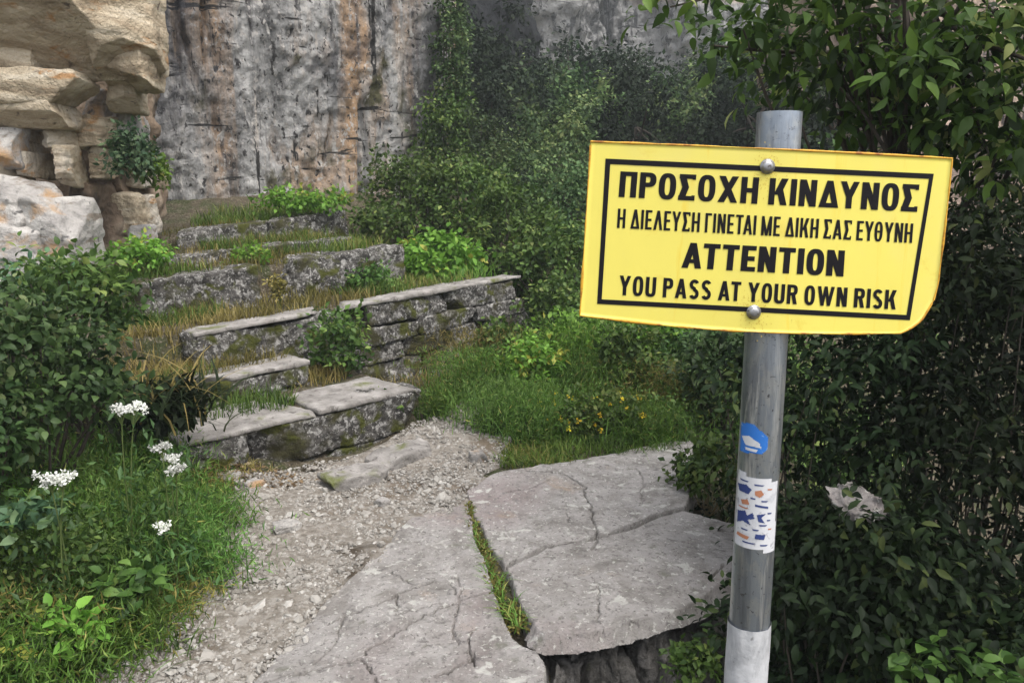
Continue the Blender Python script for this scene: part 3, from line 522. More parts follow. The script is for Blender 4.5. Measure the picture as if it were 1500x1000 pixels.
M['bolt'] = plain('bolt_steel', (.36, .36, .37), .38, .8, over=[((1, 1, 1), 120, .55, .65, (.12, .10, .09))])
M['blue'] = plain('blue_sticker', (.03, .16, .52), .4, over=[((1, 1, 1), 60, .58, .64, (.30, .42, .62))])
M['white'] = plain('worn_white_sticker', (.58, .585, .61), .5, over=[((1, 1, 1), 30, .52, .66, (.42, .43, .46)), ((1, 1, 1), 70, .60, .66, (.30, .30, .33))])
M['ink'] = plain('dark_blue_ink', (.03, .05, .17), .5); M['ink_red'] = plain('faded_red_ink', (.42, .18, .10), .5)
M['sleeve'] = plain('grey_white_tape', (.48, .485, .50), .55, over=[((1, 1, .4), 30, .5, .62, (.33, .335, .35)), ((1, 1, 1), 80, .62, .7, (.2, .2, .2))], bump=(50, .5, .004))
PT = np.array([atY(1142, 165, 1.1)[0], 1.1, atY(1142, 165, 1.1)[2]]); PB = np.array([atY(1097, 920, 1.1)[0], 1.1, atY(1097, 920, 1.1)[2]])
pdir = (PB - PT) / (PT[2] - PB[2]); pbase = PT + pdir * (PT[2] + .38); PR = .0293
sg = thing('warning_sign', 'yellow danger sign with black lettering bolted to a galvanised pole', 'warning sign', pbase)
def cyl(z0, z1, r, th0=0, th1=2 * math.pi, n=40, wob=0.):
    th = np.linspace(th0, th1, n); zz = np.linspace(z0, z1, max(2, int(abs(z1 - z0) / .01))); T, Z = np.meshgrid(th, zz, indexing='ij')
    rr = r + wob * vnoise(np.stack([T.ravel() * 3, Z.ravel() * 30, 0 * T.ravel()], -1), 3); c = PT + pdir * (PT[2] - Z.ravel())[:, None]
    return np.stack([c[:, 0] + rr * np.cos(T.ravel()), c[:, 1] + rr * np.sin(T.ravel()), Z.ravel()], -1), gridF(n, len(zz))
b = MB(); b.add(*cyl(pbase[2], PT[2], PR)); b.add(*cyl(PT[2] - .12, PT[2], PR - .003))
th = np.linspace(0, 2 * np.pi, 40); ring = [np.stack([PT[0] + r * np.cos(th), PT[1] + r * np.sin(th), np.full(40, PT[2])], -1) for r in (PR, PR - .003)]
b.add(np.concatenate(ring), np.stack([np.arange(39), np.arange(1, 40), 40 + np.arange(1, 40), 40 + np.arange(39)], -1))
pole = b.build('pole', M['zinc'], sg)
zpx = lambda y: atY(1120, y, 1.08)[2]
def on_pole(px, py, off=.0):
    """angle and height where the line of sight meets the pole"""
    z = zpx(py); c = PT + pdir * (PT[2] - z); x = atY(px, py, 1.08)[0] - c[0]; return math.pi * 1.5 + math.asin(max(-.99, min(.99, x / PR))) , z
def wrap(name, pxp, mats, off, label=None, blots=()):
    bb = MB(); fm = []
    def patch(poly, o, mi):
        P = np.array([on_pole(*p) for p in poly]); lo, hi = P.min(0), P.max(0); a = np.linspace(lo[0], hi[0], 22); z = np.linspace(lo[1], hi[1], 22); A, Z = np.meshgrid(a, z, indexing='ij')
        F = gridF(22, 22); A, Z = A.ravel(), Z.ravel(); c = PT + pdir * (PT[2] - Z)[:, None]; r = PR + o
        V = np.stack([c[:, 0] + r * np.cos(A), c[:, 1] + r * np.sin(A), Z], -1); k = in_poly(A[F].mean(1), Z[F].mean(1), P); bb.add(V, F[k]); fm.extend([mi] * int(k.sum()))
    patch(pxp, off, 0)
    for poly, mi in blots: patch(poly, off + .0004, mi)
    o = bb.build(name, mats, pole, fm=fm); tag(o, label); return o
wrap('sticker', [(1090, 622), (1103, 620), (1121, 636), (1121, 655), (1112, 662), (1088, 664), (1086, 640)], [M['blue'], M['white']], .0006, 'torn blue sticker with a white scribble', [([(1091, 641), (1098, 638), (1110, 646), (1112, 653), (1094, 652)], 1), ([(1094, 655), (1108, 656), (1106, 660), (1094, 659)], 1)])
wrap('sticker', [(1082, 692), (1138, 702), (1134, 806), (1077, 798)], [M['white'], M['ink'], M['ink_red']], .0006, 'worn white sticker with dark blue marks', [
    ([(1086, 712), (1094, 709), (1100, 715), (1096, 722), (1087, 721)], 1), ([(1104, 716), (1112, 714), (1116, 720), (1110, 725), (1104, 722)], 2), ([(1088, 733), (1095, 730), (1097, 737), (1089, 739)], 2),
    ([(1085, 751), (1092, 747), (1094, 753), (1101, 748), (1103, 756), (1095, 759), (1098, 766), (1089, 763), (1084, 768)], 1), ([(1106, 750), (1119, 748), (1112, 754), (1117, 762), (1108, 760)], 1), ([(1104, 778), (1118, 779), (1116, 786), (1103, 785)], 1), ([(1084, 781), (1096, 783), (1094, 788), (1083, 786)], 2), ([(1104, 735), (1122, 738), (1122, 741), (1104, 738)], 1)] + [([(x_, y_), (x_ + w_, y_ + .6), (x_ + w_ * .8, y_ + 2.4), (x_ + .6, y_ + 2.2)], k_) for x_, y_, w_, k_ in [(1088, 703, 9, 1), (1103, 706, 14, 1), (1121, 712, 8, 2), (1098, 726, 7, 1), (1112, 729, 10, 1), (1121, 747, 7, 1), (1086, 742, 10, 2), (1109, 764, 12, 1), (1100, 771, 9, 1), (1087, 773, 8, 1), (1122, 770, 6, 2), (1088, 791, 16, 1), (1110, 793, 12, 1), (1120, 757, 6, 1)]])
tag(mesh('tape_sleeve', *cyl(zpx(1100), zpx(919), PR + .0022, 0, 2 * math.pi, 60, .0012), M['sleeve'], pole), 'pale crinkled tape wound round the bottom of the pole')
# the sheet, bent a little round the pole
XS = (PT + pdir * (PT[2] - atY(1115, 345, 1.07)[2]))[0]
def sheet(px, py, off=0.):
    px = np.atleast_1d(np.asarray(px, float)); py = np.atleast_1d(np.asarray(py, float)); a = (px - 750) / FPX; b_ = -(py - 500) / FPX
    dy = math.cos(TH) + b_ * math.sin(TH); dz = b_ * math.cos(TH) - math.sin(TH); Y = np.full(px.shape, 1.066)
    for _ in range(12):
        X = a * Y / dy; zz = CZ + dz * Y / dy; u = X - XS - .06 * (zz - 1.42); Y = 1.064 + .11 * (np.sqrt(u * u + .012 ** 2) - .012) + .03 * u + .10 * np.clip(u - .16, 0, 1) ** 1.5 - off
    return np.stack([a * Y / dy, Y, CZ + dz * Y / dy], -1)
L_ = np.array([(865.5, 207.5), (849.5, 462)]); R_ = np.array([(1395, 232), (1388, 300), (1374, 417), (1367, 441), (1350, 469), (1334, 481), (1319, 488)])
n_s, n_t = 70, 44; rl = np.concatenate([[0], np.cumsum(np.hypot(*np.diff(R_, axis=0).T))]); tt = np.linspace(0, 1, n_t)
rx = np.interp(tt * rl[-1], rl, R_[:, 0]); ry = np.interp(tt * rl[-1], rl, R_[:, 1]); lx = L_[0, 0] + (L_[1, 0] - L_[0, 0]) * tt; ly = L_[0, 1] + (L_[1, 1] - L_[0, 1]) * tt
ss = np.linspace(0, 1, n_s)[:, None]; SX = lx + (rx - lx) * ss; SY = ly + (ry - ly) * ss + 10 * tt ** 6 * np.sin(np.pi * np.clip(ss, 0, 1)) - 1.5 * np.sin(np.pi * ss) * (1 - tt)
front = sheet(SX.ravel(), SY.ravel()); back = front + [0, .0018, 0]; F = gridF(n_s, n_t); N0 = n_s * n_t
idx = np.arange(N0).reshape(n_s, n_t); per = np.concatenate([idx[:, 0], idx[-1, 1:], idx[-2::-1, -1], idx[0, -2:0:-1]])
side = np.stack([per, np.roll(per, -1), np.roll(per, -1) + N0, per + N0], -1)
panel = mesh('sign_panel', np.concatenate([front, back]), [F, F[:, ::-1] + N0, side], M['yellow'], sg)
pth = (front[per] + [0, .0004, 0]); pth = np.concatenate([pth, pth[:2]])
pv, pf = tube(pth, .0014 + .0012 * np.clip(fbm(pth * 25, 3, 4), -.6, 1), 6, False); mesh('rusty_edge', pv, pf, M['rust'], panel)
def quadmap(Q, s, t):      # Q: TL, TR, BR, BL ; t measured downwards
    Q = np.asarray(Q, float); s = np.asarray(s)[:, None]; t = np.asarray(t)[:, None]
    return Q[0] * (1 - s) * (1 - t) + Q[1] * s * (1 - t) + Q[2] * s * t + Q[3] * (1 - s) * t
bo = np.array([(887, 232.3), (1368, 254.6), (1333, 469), (874.6, 445)]); bi = np.array([(894, 240.5), (1361, 262), (1328, 461.2), (881.5, 438.3)]); b = MB()
for k in range(4):
    e = np.linspace(0, 1, 40)[:, None]; o_ = bo[k] + (bo[(k + 1) % 4] - bo[k]) * e; i_ = bi[k] + (bi[(k + 1) % 4] - bi[k]) * e
    P2 = np.stack([o_, i_], 1).reshape(-1, 2); b.add(sheet(P2[:, 0], P2[:, 1], .0006), gridF(40, 2))
b.build('border', M['black'], panel)
# lettering: strokes of each capital on a unit height
def ribbon(P, t, closed=False):
    P = np.asarray(P, float); T = nrm(np.roll(P, -1, 0) - np.roll(P, 1, 0)) if closed else nrm(np.gradient(P, axis=0)); Nn = np.stack([-T[:, 1], T[:, 0]], -1)
    n = len(P); V = np.concatenate([P + Nn * t / 2, P - Nn * t / 2]); i = np.arange(n if closed else n - 1); j = (i + 1) % n
    return V, np.stack([i, j, j + n, i + n], -1)
def glyph(ch, w, t, bt):
    out = []; q = np.array([[0, 1, 2, 3]])
    def R(x0, y0, x1, y1): out.append((np.array([(x0, y0), (x1, y0), (x1, y1), (x0, y1)], float), q))
    def D(x0, y0, x1, y1, k=1.): out.append((np.array([(x0, y0), (x0 + t * k, y0), (x1 + t * k, y1), (x1, y1)], float), q))
    def arc(cx, cy, rx, ry, a0, a1, closed=False, e=2.6):
        a = np.radians(np.linspace(a0, a1, 34, endpoint=not closed)); c, s_ = np.cos(a), np.sin(a); out_o = np.stack([cx + rx * np.sign(c) * np.abs(c) ** (2 / e), cy + ry * np.sign(s_) * np.abs(s_) ** (2 / e)], -1); out_i = np.stack([cx + (rx - t) * np.sign(c) * np.abs(c) ** (2 / e), cy + (ry - bt) * np.sign(s_) * np.abs(s_) ** (2 / e)], -1)
        n = len(a); V = np.concatenate([out_o, out_i]); i = np.arange(n if closed else n - 1); j = (i + 1) % n; out.append((V, np.stack([i, j, j + n, i + n], -1)))
    lt = lambda x: R(x, 0, x + t, 1)
    if ch in 'ΠHΗNΝMΜUETΕΤFΓPΡRDKΚ' and ch not in 'TΤU': lt(0)
    if ch in 'Π': lt(w - t); R(0, 1 - bt, w, 1)
    if ch in 'HΗ': lt(w - t); R(0, .5 - bt / 2, w, .5 + bt / 2)
    if ch in 'NΝ': lt(w - t); D(w - 1.08 * t, 0, .08 * t, 1)
    if ch in 'MΜ': lt(w - t); D(w / 2 - t * .5, 0, .0, 1, .95); D(w / 2 - t * .45, 0, w - t, 1, .95)
    if ch in 'EΕ': R(0, 0, w, bt); R(0, 1 - bt, w, 1); R(0, .5 - bt / 2, w * .92, .5 + bt / 2)
    if ch in 'TΤ': R(w / 2 - t / 2, 0, w / 2 + t / 2, 1); R(0, 1 - bt, w, 1)
    if ch in 'Γ': R(0, 1 - bt, w, 1)
    if ch in 'IΙ': lt(0)
    if ch in 'PΡR':
        h = .56; R(0, 1 - bt, w * .5, 1); R(0, 1 - h, w * .5, 1 - h + bt); arc(w * .5, 1 - h / 2, w * .5, h / 2, -90, 90)
        if ch == 'R': D(w - t * 1.05, 0, w * .42, .47, 1.05)
    if ch in 'OΟΘ': arc(w / 2, .5, w / 2, .51, 0, 360, True); 
    if ch == 'Θ': R(w / 2 - w * .16, .5 - bt * .4, w / 2 + w * .16, .5 + bt * .4)
    if ch == 'U': R(0, .3, t, 1); R(w - t, .3, w, 1); arc(w / 2, .3, w / 2, .31, 180, 360)
    if ch in 'XΧ': D(0, 0, w - t * 1.1, 1, 1.1); D(w - t * 1.1, 0, 0, 1, 1.1)
    if ch in 'KΚ': D(t * .8, .38, w - t * 1.15, 1, 1.15); D(w - t * 1.1, 0, w * .38, .62, 1.1)
    if ch in 'YΥ': R(w / 2 - t / 2, 0, w / 2 + t / 2, .46); D(w / 2 - t / 2, .42, 0, 1, 1.0); D(w / 2 - t / 2, .42, w - t, 1, 1.0)
    if ch in 'AΑΛΔ':
        D(0, 0, w / 2 - t / 2, 1); D(w - t, 0, w / 2 - t / 2, 1)
        if ch in 'AΑ': R(w * .22, .2, w * .78, .2 + bt * .85)
        if ch == 'Δ': R(t * .5, 0, w - t * .5, bt)
    if ch == 'W': D(w * .22, 0, 0, 1, .95); D(w * .22, 0, w / 2 - t / 2, 1, .85); D(w * .78 - t * .9, 0, w / 2 - t / 2, 1, .85); D(w * .78 - t, 0, w - t, 1, .95)
    if ch in 'Σ': R(0, 0, w, bt); R(0, 1 - bt, w, 1); out.append((np.array([(0, bt * .6), (t * 1.2, bt * .9), (w * .62, .5), (w * .62 - t * 1.15, .5)]), q)); out.append((np.array([(w * .62 - t * 1.15, .5), (w * .62, .5), (t * 1.2, 1 - bt * .9), (0, 1 - bt * .6)]), q)); R(w - t * .55, .8, w, 1); R(w - t * .55, 0, w, .2)
    if ch == 'S':
        a = np.radians(np.linspace(25, 270, 30)); p1 = np.stack([w / 2 + (w / 2 - t / 2) * np.cos(a), .75 - .02 + (.26 - bt / 2) * np.sin(a)], -1); a = np.radians(np.linspace(90, -155, 30)); p2 = np.stack([w / 2 + (w / 2 - t / 2) * np.cos(a), .26 + (.27 - bt / 2) * np.sin(a)], -1)
        out.append(ribbon(np.concatenate([p1, p2[1:]]), (t + bt) / 2))
    return out
WF = {'I': 0, 'Ι': 0, 'M': 1.3, 'Μ': 1.3, 'W': 1.65, 'E': .82, 'Ε': .82, 'Γ': .8, 'A': 1.12, 'Α': 1.12, 'Δ': 1.15, 'Λ': 1.12, 'Y': 1.1, 'Υ': 1.1, 'X': 1.15, 'Χ': 1.15, 'K': 1.08, 'Κ': 1.08, 'Σ': .95, 'S': .95, 'T': .95, 'Τ': .95, 'P': .95, 'Ρ': .95}
KERN = {'ΔΥ': -.09, 'ΤΑ': -.08, 'AT': -.07, 'ΛΕ': -.02, 'ΥΘ': -.03, 'ΕΥ': -.02, 'ΑΙ': -.03, 'ΔΙ': -.03}
def line(text, Q, t, bt, gap, space):
    tot = 0; sw = 0
    for i, c in enumerate(text):
        g_ = (gap + KERN.get(text[i:i + 2], 0)) if i < len(text) - 1 and text[i + 1] != ' ' and c != ' ' else 0
        if c == ' ': tot += space
        elif WF.get(c, 1) == 0: tot += t + g_
        else: sw += WF.get(c, 1); tot += g_
    asp = np.hypot(Q[1][0] - Q[0][0], Q[1][1] - Q[0][1]) / np.hypot(Q[3][0] - Q[0][0], Q[3][1] - Q[0][1]); w = (asp - tot) / sw; x = 0; b = MB(); kk = 0
    for i, c in enumerate(text):
        if c == ' ': x += space; continue
        wc = t if WF.get(c, 1) == 0 else w * WF.get(c, 1)
        for V, F in glyph(c, wc, t, bt):
            P = quadmap(Q, (V[:, 0] + x) / asp, 1 - V[:, 1]); b.add(sheet(P[:, 0], P[:, 1], .0006 + .00003 * (kk % 7)), F); kk += 1
        x += wc + ((gap + KERN.get(text[i:i + 2], 0)) if i < len(text) - 1 and text[i + 1] != ' ' else 0)
    return b.build('lettering', M['black'], panel, smooth=False)
line('ΠΡΟΣΟΧΗ ΚΙΝΔΥΝΟΣ', [(909, 251), (1347, 270.5), (1343.5, 310.5), (906, 288.5)], .235, .17, .11, .42)
line('Η ΔΙΕΛΕΥΣΗ ΓΙΝΕΤΑΙ ΜΕ ΔΙΚΗ ΣΑΣ ΕΥΘΥΝΗ', [(905.3, 305.5), (1338.2, 327.5), (1336, 356), (903.7, 333.8)], .138, .12, .088, .27)
line('ATTENTION', [(1002, 355), (1238, 367), (1235.5, 405), (998, 392)], .25, .18, .10, .4)
line('YOU PASS AT YOUR OWN RISK', [(908, 403.3), (1314, 425), (1312, 453.2), (906, 432)], .185, .16, .115, .36)
for px, py in ((1124, 244), (1104, 457)):
    c = sheet(px, py, .001)[0]; b = MB(); th = np.linspace(0, 2 * np.pi, 24, endpoint=False)
    prof = [(.0098, 0), (.0098, -.001), (.0075, -.0014), (.0072, -.0034), (.006, -.0048), (.0028, -.0053), (.0005, -.0054)]
    V = np.concatenate([np.stack([c[0] + r * np.cos(th), np.full(24, c[1] + y_), c[2] + r * np.sin(th)], -1) for r, y_ in prof]); i, j = np.meshgrid(np.arange(len(prof) - 1), np.arange(24), indexing='ij'); j2 = (j + 1) % 24
    b.add(V, np.stack([i * 24 + j, i * 24 + j2, (i + 1) * 24 + j2, (i + 1) * 24 + j], -1).reshape(-1, 4)); b.build('bolt', M['bolt'], panel)

M['grime'] = plain('rusty_grime', (.60, .44, .07), .7)
_g = np.random.default_rng(77)
for cx_, cy_ in ((1124, 244), (1104, 457)):
    m = 190; r_ = np.abs(_g.normal(0, 11, m)) + 9; a_ = _g.uniform(0, 6.28, m); gx_ = cx_ + r_ * np.cos(a_) * .8; gy_ = cy_ + r_ * np.sin(a_) + np.abs(_g.normal(0, 9, m)) * (_g.uniform(0, 1, m) < .4); hw = _g.uniform(.25, .6, m)
    qx = np.stack([gx_ - hw, gx_ + hw, gx_ + hw, gx_ - hw], 1).ravel(); qy = np.stack([gy_ - hw, gy_ - hw, gy_ + hw * 2, gy_ + hw * 2], 1).ravel()
    tag(mesh('rust_stain', sheet(qx, qy, .0005), np.arange(4 * m).reshape(m, 4), M['grime'], panel), kind='stuff')
# ------------------------------------------------------------------ vegetation of the left bank
def pc(px, py, Y): return atY(px, py, Y)
GB = 'bushes on the left bank'
def bush(label, px, py, Y, r, ncl, per, cr, size, seed, mat='lf_bush', tmpl=OVATE, group=GB, name='bush', **k):
    c = pc(px, py, Y); return shrub(name, label, 'bush', gz(c, -.02), c, r, ncl, per, cr, size, tmpl, M[mat], seed, group, **k)
bush('large dark leafy bush in front of the pale rocks at the left edge', 25, 535, 3.15, (.46, .38, .38), 100, 40, .11, .042, 1, nb=18)
bush('leafy bush between the pale rocks and the dry grass by the steps', 110, 440, 3.9, (.26, .28, .24), 46, 30, .10, .05, 2, mat='lf_mid', nb=20)
bush('dark bush below the large bush, cut off by the left edge', -60, 640, 2.8, (.30, .3, .28), 44, 30, .1, .05, 3, nb=16)
bush('low weedy bush in the bottom left corner', 20, 940, 2.3, (.26, .2, .13), 50, 34, .06, .024, 4, mat='lf_mid', tmpl=RHOMB, nb=16, stem='greenstem', r0=.004)
bush('low small-leaved bush beside the tall feathery clump, above the corner bush', 40, 800, 2.55, (.24, .2, .14), 44, 34, .06, .028, 5, mat='lf_mid', tmpl=RHOMB, nb=12, stem='greenstem', r0=.004)
bush('grey green bush under the outcrop, with pale leaves', 15, 440, 4.3, (.45, .3, .2), 44, 28, .10, .045, 6, mat='lf_blue', nb=12)
# drooping strap-leaved clump on the corner of the steps
rg = np.random.default_rng(21); c = pc(235, 606, 3.75); n = 300; a = rg.normal(0, 1, (n, 3)); pos = np.tile(c + [0, 0, -.02], (n, 1)) + a * [.12, .1, .05]
r_ = thing('strap_leaved_plant', 'drooping dark strap-leaved clump on the corner of the two lowest steps', 'plant', c - [0, 0, .2])
V, F = blades(pos, np.full(n, .26) * rg.uniform(.6, 1.2, n) * .8, np.full(n, .009), rg, 1.15, 5); mesh('leaves', V, F, M['lf_dark'], r_, attr=np.repeat(rg.uniform(.3, 1, n), 12))
V, F, a = clump_leaves(crown_centers(c, (.17, .15, .13), 26, rg, -.3), .06, 16, .06, RHOMB, rg, .6); mesh('foliage', V, F, M['lf_dark'], r_, attr=a * .6)
V, F = blades(pos[:24], np.full(24, .42), np.full(24, .006), rg, 1.1, 6); mesh('pale_blades', V, F, M['drygrass'], r_, attr=np.repeat(rg.uniform(.6, 1, 24), 14))
# feathery clumps
def feathery(label, px, py, Y, rx, h, n, seed, mat='fennel', base_dy=.0, wd=.0022, lean=.55, group='feathery green clumps'):
    rg = np.random.default_rng(seed); c = pc(px, py, Y); r_ = thing('feathery_plant', label, 'plant', gz(c), group); P = np.stack([c[0] + rg.normal(0, rx, n), c[1] + rg.normal(0, rx * .7, n)], -1); P = np.c_[P, G(P[:, 0], P[:, 1]) - .01]
    V, F = blades(P, h * rg.uniform(.45, 1.1, n), np.full(n, wd), rg, lean, 5); mesh('grass_blades', V, F, M[mat], r_, attr=np.repeat(rg.uniform(0, .8, n), 12))
    m = n * 12; b_ = P[rg.integers(0, n, m)]; pos = b_ + np.c_[rg.normal(0, rx * .45, m), rg.normal(0, rx * .4, m), h * rg.uniform(.15, .95, m)]; ax = rg.normal(0, .7, (m, 3)) + [0, 0, .7]
    V, F = leaves(pos, ax, rg.normal(0, 1, (m, 3)), rg.uniform(.02, .055, m), (RHOMB[0] * [.2, 1, 1], RHOMB[1])); mesh('fronds', V, F, M[mat], r_, attr=np.repeat(np.clip(rg.normal(.5, .25, m), 0, 1), 4)); return r_
feathery('tall feathery green clump among the white flowers', 175, 800, 2.9, .17, .42, 420, 31)
feathery('feathery green tuft at the path edge, right of the white flowers', 275, 790, 3.0, .10, .24, 220, 32)
feathery('feathery grass clump under the big bush, left of the flowers', 95, 760, 2.9, .12, .30, 240, 33)
feathery('feathery green clump at the far end of the gravel, left of the yellow flowers', 755, 640, 4.95, .18, .34, 340, 34, wd=.003)
feathery('tall grassy clump against the far end of the longest step', 690, 600, 5.5, .16, .42, 300, 35, mat='grass', wd=.003)
feathery('long grass clump in the bottom left corner, before the low bushes', 25, 960, 2.2, .14, .26, 200, 36, mat='grass', wd=.003, group='grass clumps on the left bank')
feathery('long grass clump right of the corner bush, at the gravel edge', 150, 880, 2.45, .12, .2, 200, 37, mat='grass', wd=.0028, group='grass clumps on the left bank')
feathery('grass clump between the big bush and the drooping strap-leaved clump', 205, 560, 3.7, .13, .3, 200, 38, mat='grass', wd=.003, group='grass clumps on the left bank')
for i_, (px_i, py_i, Y_i, rx_i, h_i, n_i, mt_i, lb_i) in enumerate([(60, 735, 2.6, .14, .30, 220, 'fennel', 'feathery clump under the widest white flower'), (130, 720, 3.0, .13, .34, 220, 'grass', 'tall loose grass between the big bush and the white flowers'), (215, 745, 3.0, .12, .36, 240, 'fennel', 'tall feathery clump carrying the pair of white flower heads'), (105, 870, 2.5, .14, .24, 240, 'fennel', 'feathery clump above the long grass by the gravel edge'), (10, 850, 2.4, .14, .28, 110, 'drygrass', 'yellowing grass clump at the left edge above the corner bush'), (300, 745, 3.5, .10, .2, 160, 'grass', 'grass tuft at the gravel edge nearest the lowest step'), (230, 850, 2.75, .09, .13, 160, 'drygrass', 'low yellowing tuft creeping onto the gravel')]):
    feathery(lb_i, px_i, py_i, Y_i, rx_i, h_i, n_i, 210 + i_, mat=mt_i, wd=.0022, lean=.6, group='loose grasses and feathery weeds on the left bank')
for i_, (px_i, py_i, Y_i, h_i, mt_i, lb_i) in enumerate([(55, 640, 2.85, .42, 'grass', 'tall loose weeds rising before the big bush, furthest left'), (140, 640, 3.1, .42, 'fennel', 'tall feathery weeds rising before the big bush, left of the highest flower')]):
    feathery(lb_i, px_i, py_i + 60, Y_i, .16, h_i, 240, 230 + i_, mat=mt_i, wd=.0022, lean=.45, group='loose grasses and feathery weeds on the left bank')
for i_, (px_i, py_i, Y_i, mt_i, lb_i) in enumerate([(95, 925, 2.3, 'lf_bright', 'broad-leaved weed in the grass right of the corner bush'), (185, 850, 2.55, 'lf_mid', 'broad-leaved weed near the gravel, below the single low flower'), (15, 760, 2.5, 'lf_blue', 'pale broad-leaved weed at the left edge below the widest white flower')]):
    c = pc(px_i, py_i, Y_i); shrub('broad_leaved_weed', lb_i, 'plant', gz(c, -.02), c, (.12, .1, .06), 16, 9, .045, .055, OVATE, M[mt_i], 240 + i_, 'broad-leaved weeds on the left bank', stem='greenstem', r0=.003, nb=8)
# white flowers
def umbel(label, heads, seed):
    rg = np.random.default_rng(seed); c0 = pc(*heads[0]); r_ = thing('white_flower_plant', label, 'flowering plant', gz(c0 + [0, .05, 0]), 'white flowering plants on the left bank'); base = gz(c0 + [0, .05, 0])
    for hx, hy, Y in heads:
        c = pc(hx, hy, Y); t = np.linspace(0, 1, 7)[:, None]; m = (base + c) / 2 + rg.normal(0, .04, 3); b = MB(); b.add(*tube((1 - t) ** 2 * base + 2 * t * (1 - t) * m + t * t * c, np.linspace(.004, .002, 7), 5, False))
        sub = c + np.c_[rg.normal(0, .017, 8), rg.normal(0, .015, 8), rg.normal(0, .008, 8)]; V, F, a = clump_leaves(sub, .010, 26, .010, (RHOMB[0] * [1.4, 1, 1], RHOMB[1]), rg, -.3, flatn=.5)
        fh = mesh('flower_head', V, F, M['petal'], r_, attr=a); 
        for s_ in sub: b.add(*tube(np.stack([c * .85 + m * .15, s_]), .0012, 4, False))
        b.build('stem', M['greenstem'], r_)
    n = 160; pos = base + np.c_[rg.normal(0, .06, n), rg.normal(0, .06, n), rg.uniform(.03, max(.1, c0[2] - base[2] - .05), n)]; V, F = leaves(pos, rg.normal(0, 1, (n, 3)) + [0, 0, .3], rg.normal(0, 1, (n, 3)) + [0, 0, 1], rg.uniform(.03, .06, n), (RHOMB[0] * [.5, 1, 1], RHOMB[1])); mesh('leaves', V, F, M['lf_bush'], r_, attr=np.repeat(rg.uniform(.2, .9, n), 4))
umbel('white flower standing highest, left of the strap-leaved clump', [(178, 600, 2.75), (197, 597, 2.8)], 41)
umbel('pair of white flower heads by the left end of the lowest step', [(237, 655, 2.8), (258, 685, 2.8), (252, 672, 2.82)], 42)
umbel('wide white flower head furthest left, below the big bush', [(72, 701, 2.4), (94, 702, 2.42)], 43)
umbel('single white flower low down by the gravel edge', [(236, 771, 2.7)], 44)
# pale curled reed leaves
for i, (px, py, Y, lb) in enumerate([(72, 800, 2.45, 'pale curled blade standing left of the feathery clump'), (58, 870, 2.35, 'pale drooping blade just above the corner bush')]):
    rg = np.random.default_rng(50 + i); c = pc(px, py, Y); n = 5; P = np.tile(gz(c), (n, 1)) + rg.normal(0, .02, (n, 3)) * [1, 1, 0]; r_ = tag(mesh('reed', *blades(P, np.full(n, .27) * rg.uniform(.7, 1.1, n), np.full(n, .006), rg, .5, 6), M['lf_blue'], attr=np.repeat(rg.uniform(.5, 1, n), 14)), lb, 'plant')
# ------------------------------------------------------------------ plants on the terraces
GT = 'small plants growing on the step terraces'
def plant(label, px, py, Y, r, ncl, per, cr, size, seed, mat, tmpl=RHOMB, **k):
    c = pc(px, py, Y); return shrub('terrace_plant', label, 'plant', c - [0, 0, r[2]] if 'outcrop' in label else gz(c, -.02), c, r, ncl, per, cr, size, tmpl, M[mat], seed, GT, stem='greenstem', r0=.005, nb=10, **k)
plant('leafy weed growing in front of the longest step, above the short step', 500, 500, 5.35, (.20, .14, .24), 44, 22, .07, .05, 61, 'lf_mid')
plant('bright green vine spilling over the far end of the dark thick step', 645, 382, 7.3, (.36, .3, .19), 60, 26, .1, .075, 62, 'lf_bright', OVATE)
plant('bright leaves along the top of the topmost step', 440, 296, 8.1, (.5, .2, .10), 44, 22, .08, .06, 63, 'lf_bright')
plant('small bright plant before the low half hidden step', 365, 378, 6.5, (.16, .12, .08), 20, 20, .05, .045, 64, 'lf_bright')
plant('green tuft on the dark thick step, under its bright neighbour vine', 545, 410, 6.6, (.25, .14, .1), 30, 20, .07, .045, 65, 'lf_mid')
plant('grassy bush at the near end of the low half hidden step', 205, 370, 6.0, (.20, .18, .10), 34, 24, .07, .045, 66, 'lf_bright')
plant('bluish plant rooted in a gap of the golden outcrop', 195, 225, 6.2, (.17, .15, .20), 44, 24, .07, .05, 67, 'lf_blue')
plant('small green plant hanging below the bluish one on the outcrop', 222, 250, 6.3, (.10, .1, .12), 22, 22, .06, .045, 68, 'lf_bright')
plant('tuft with small leaves on the lowest step, near its far end', 560, 590, 4.85, (.12, .06, .05), 14, 16, .04, .035, 69, 'lf_mid')
plant('leafy clump right of the topmost step', 560, 330, 8.0, (.35, .25, .16), 40, 24, .1, .055, 70, 'lf_mid')
plant('moss green weeds before the gap in the dark thick step', 408, 420, 5.9, (.06, .05, .12), 18, 18, .04, .035, 71, 'drygrass')
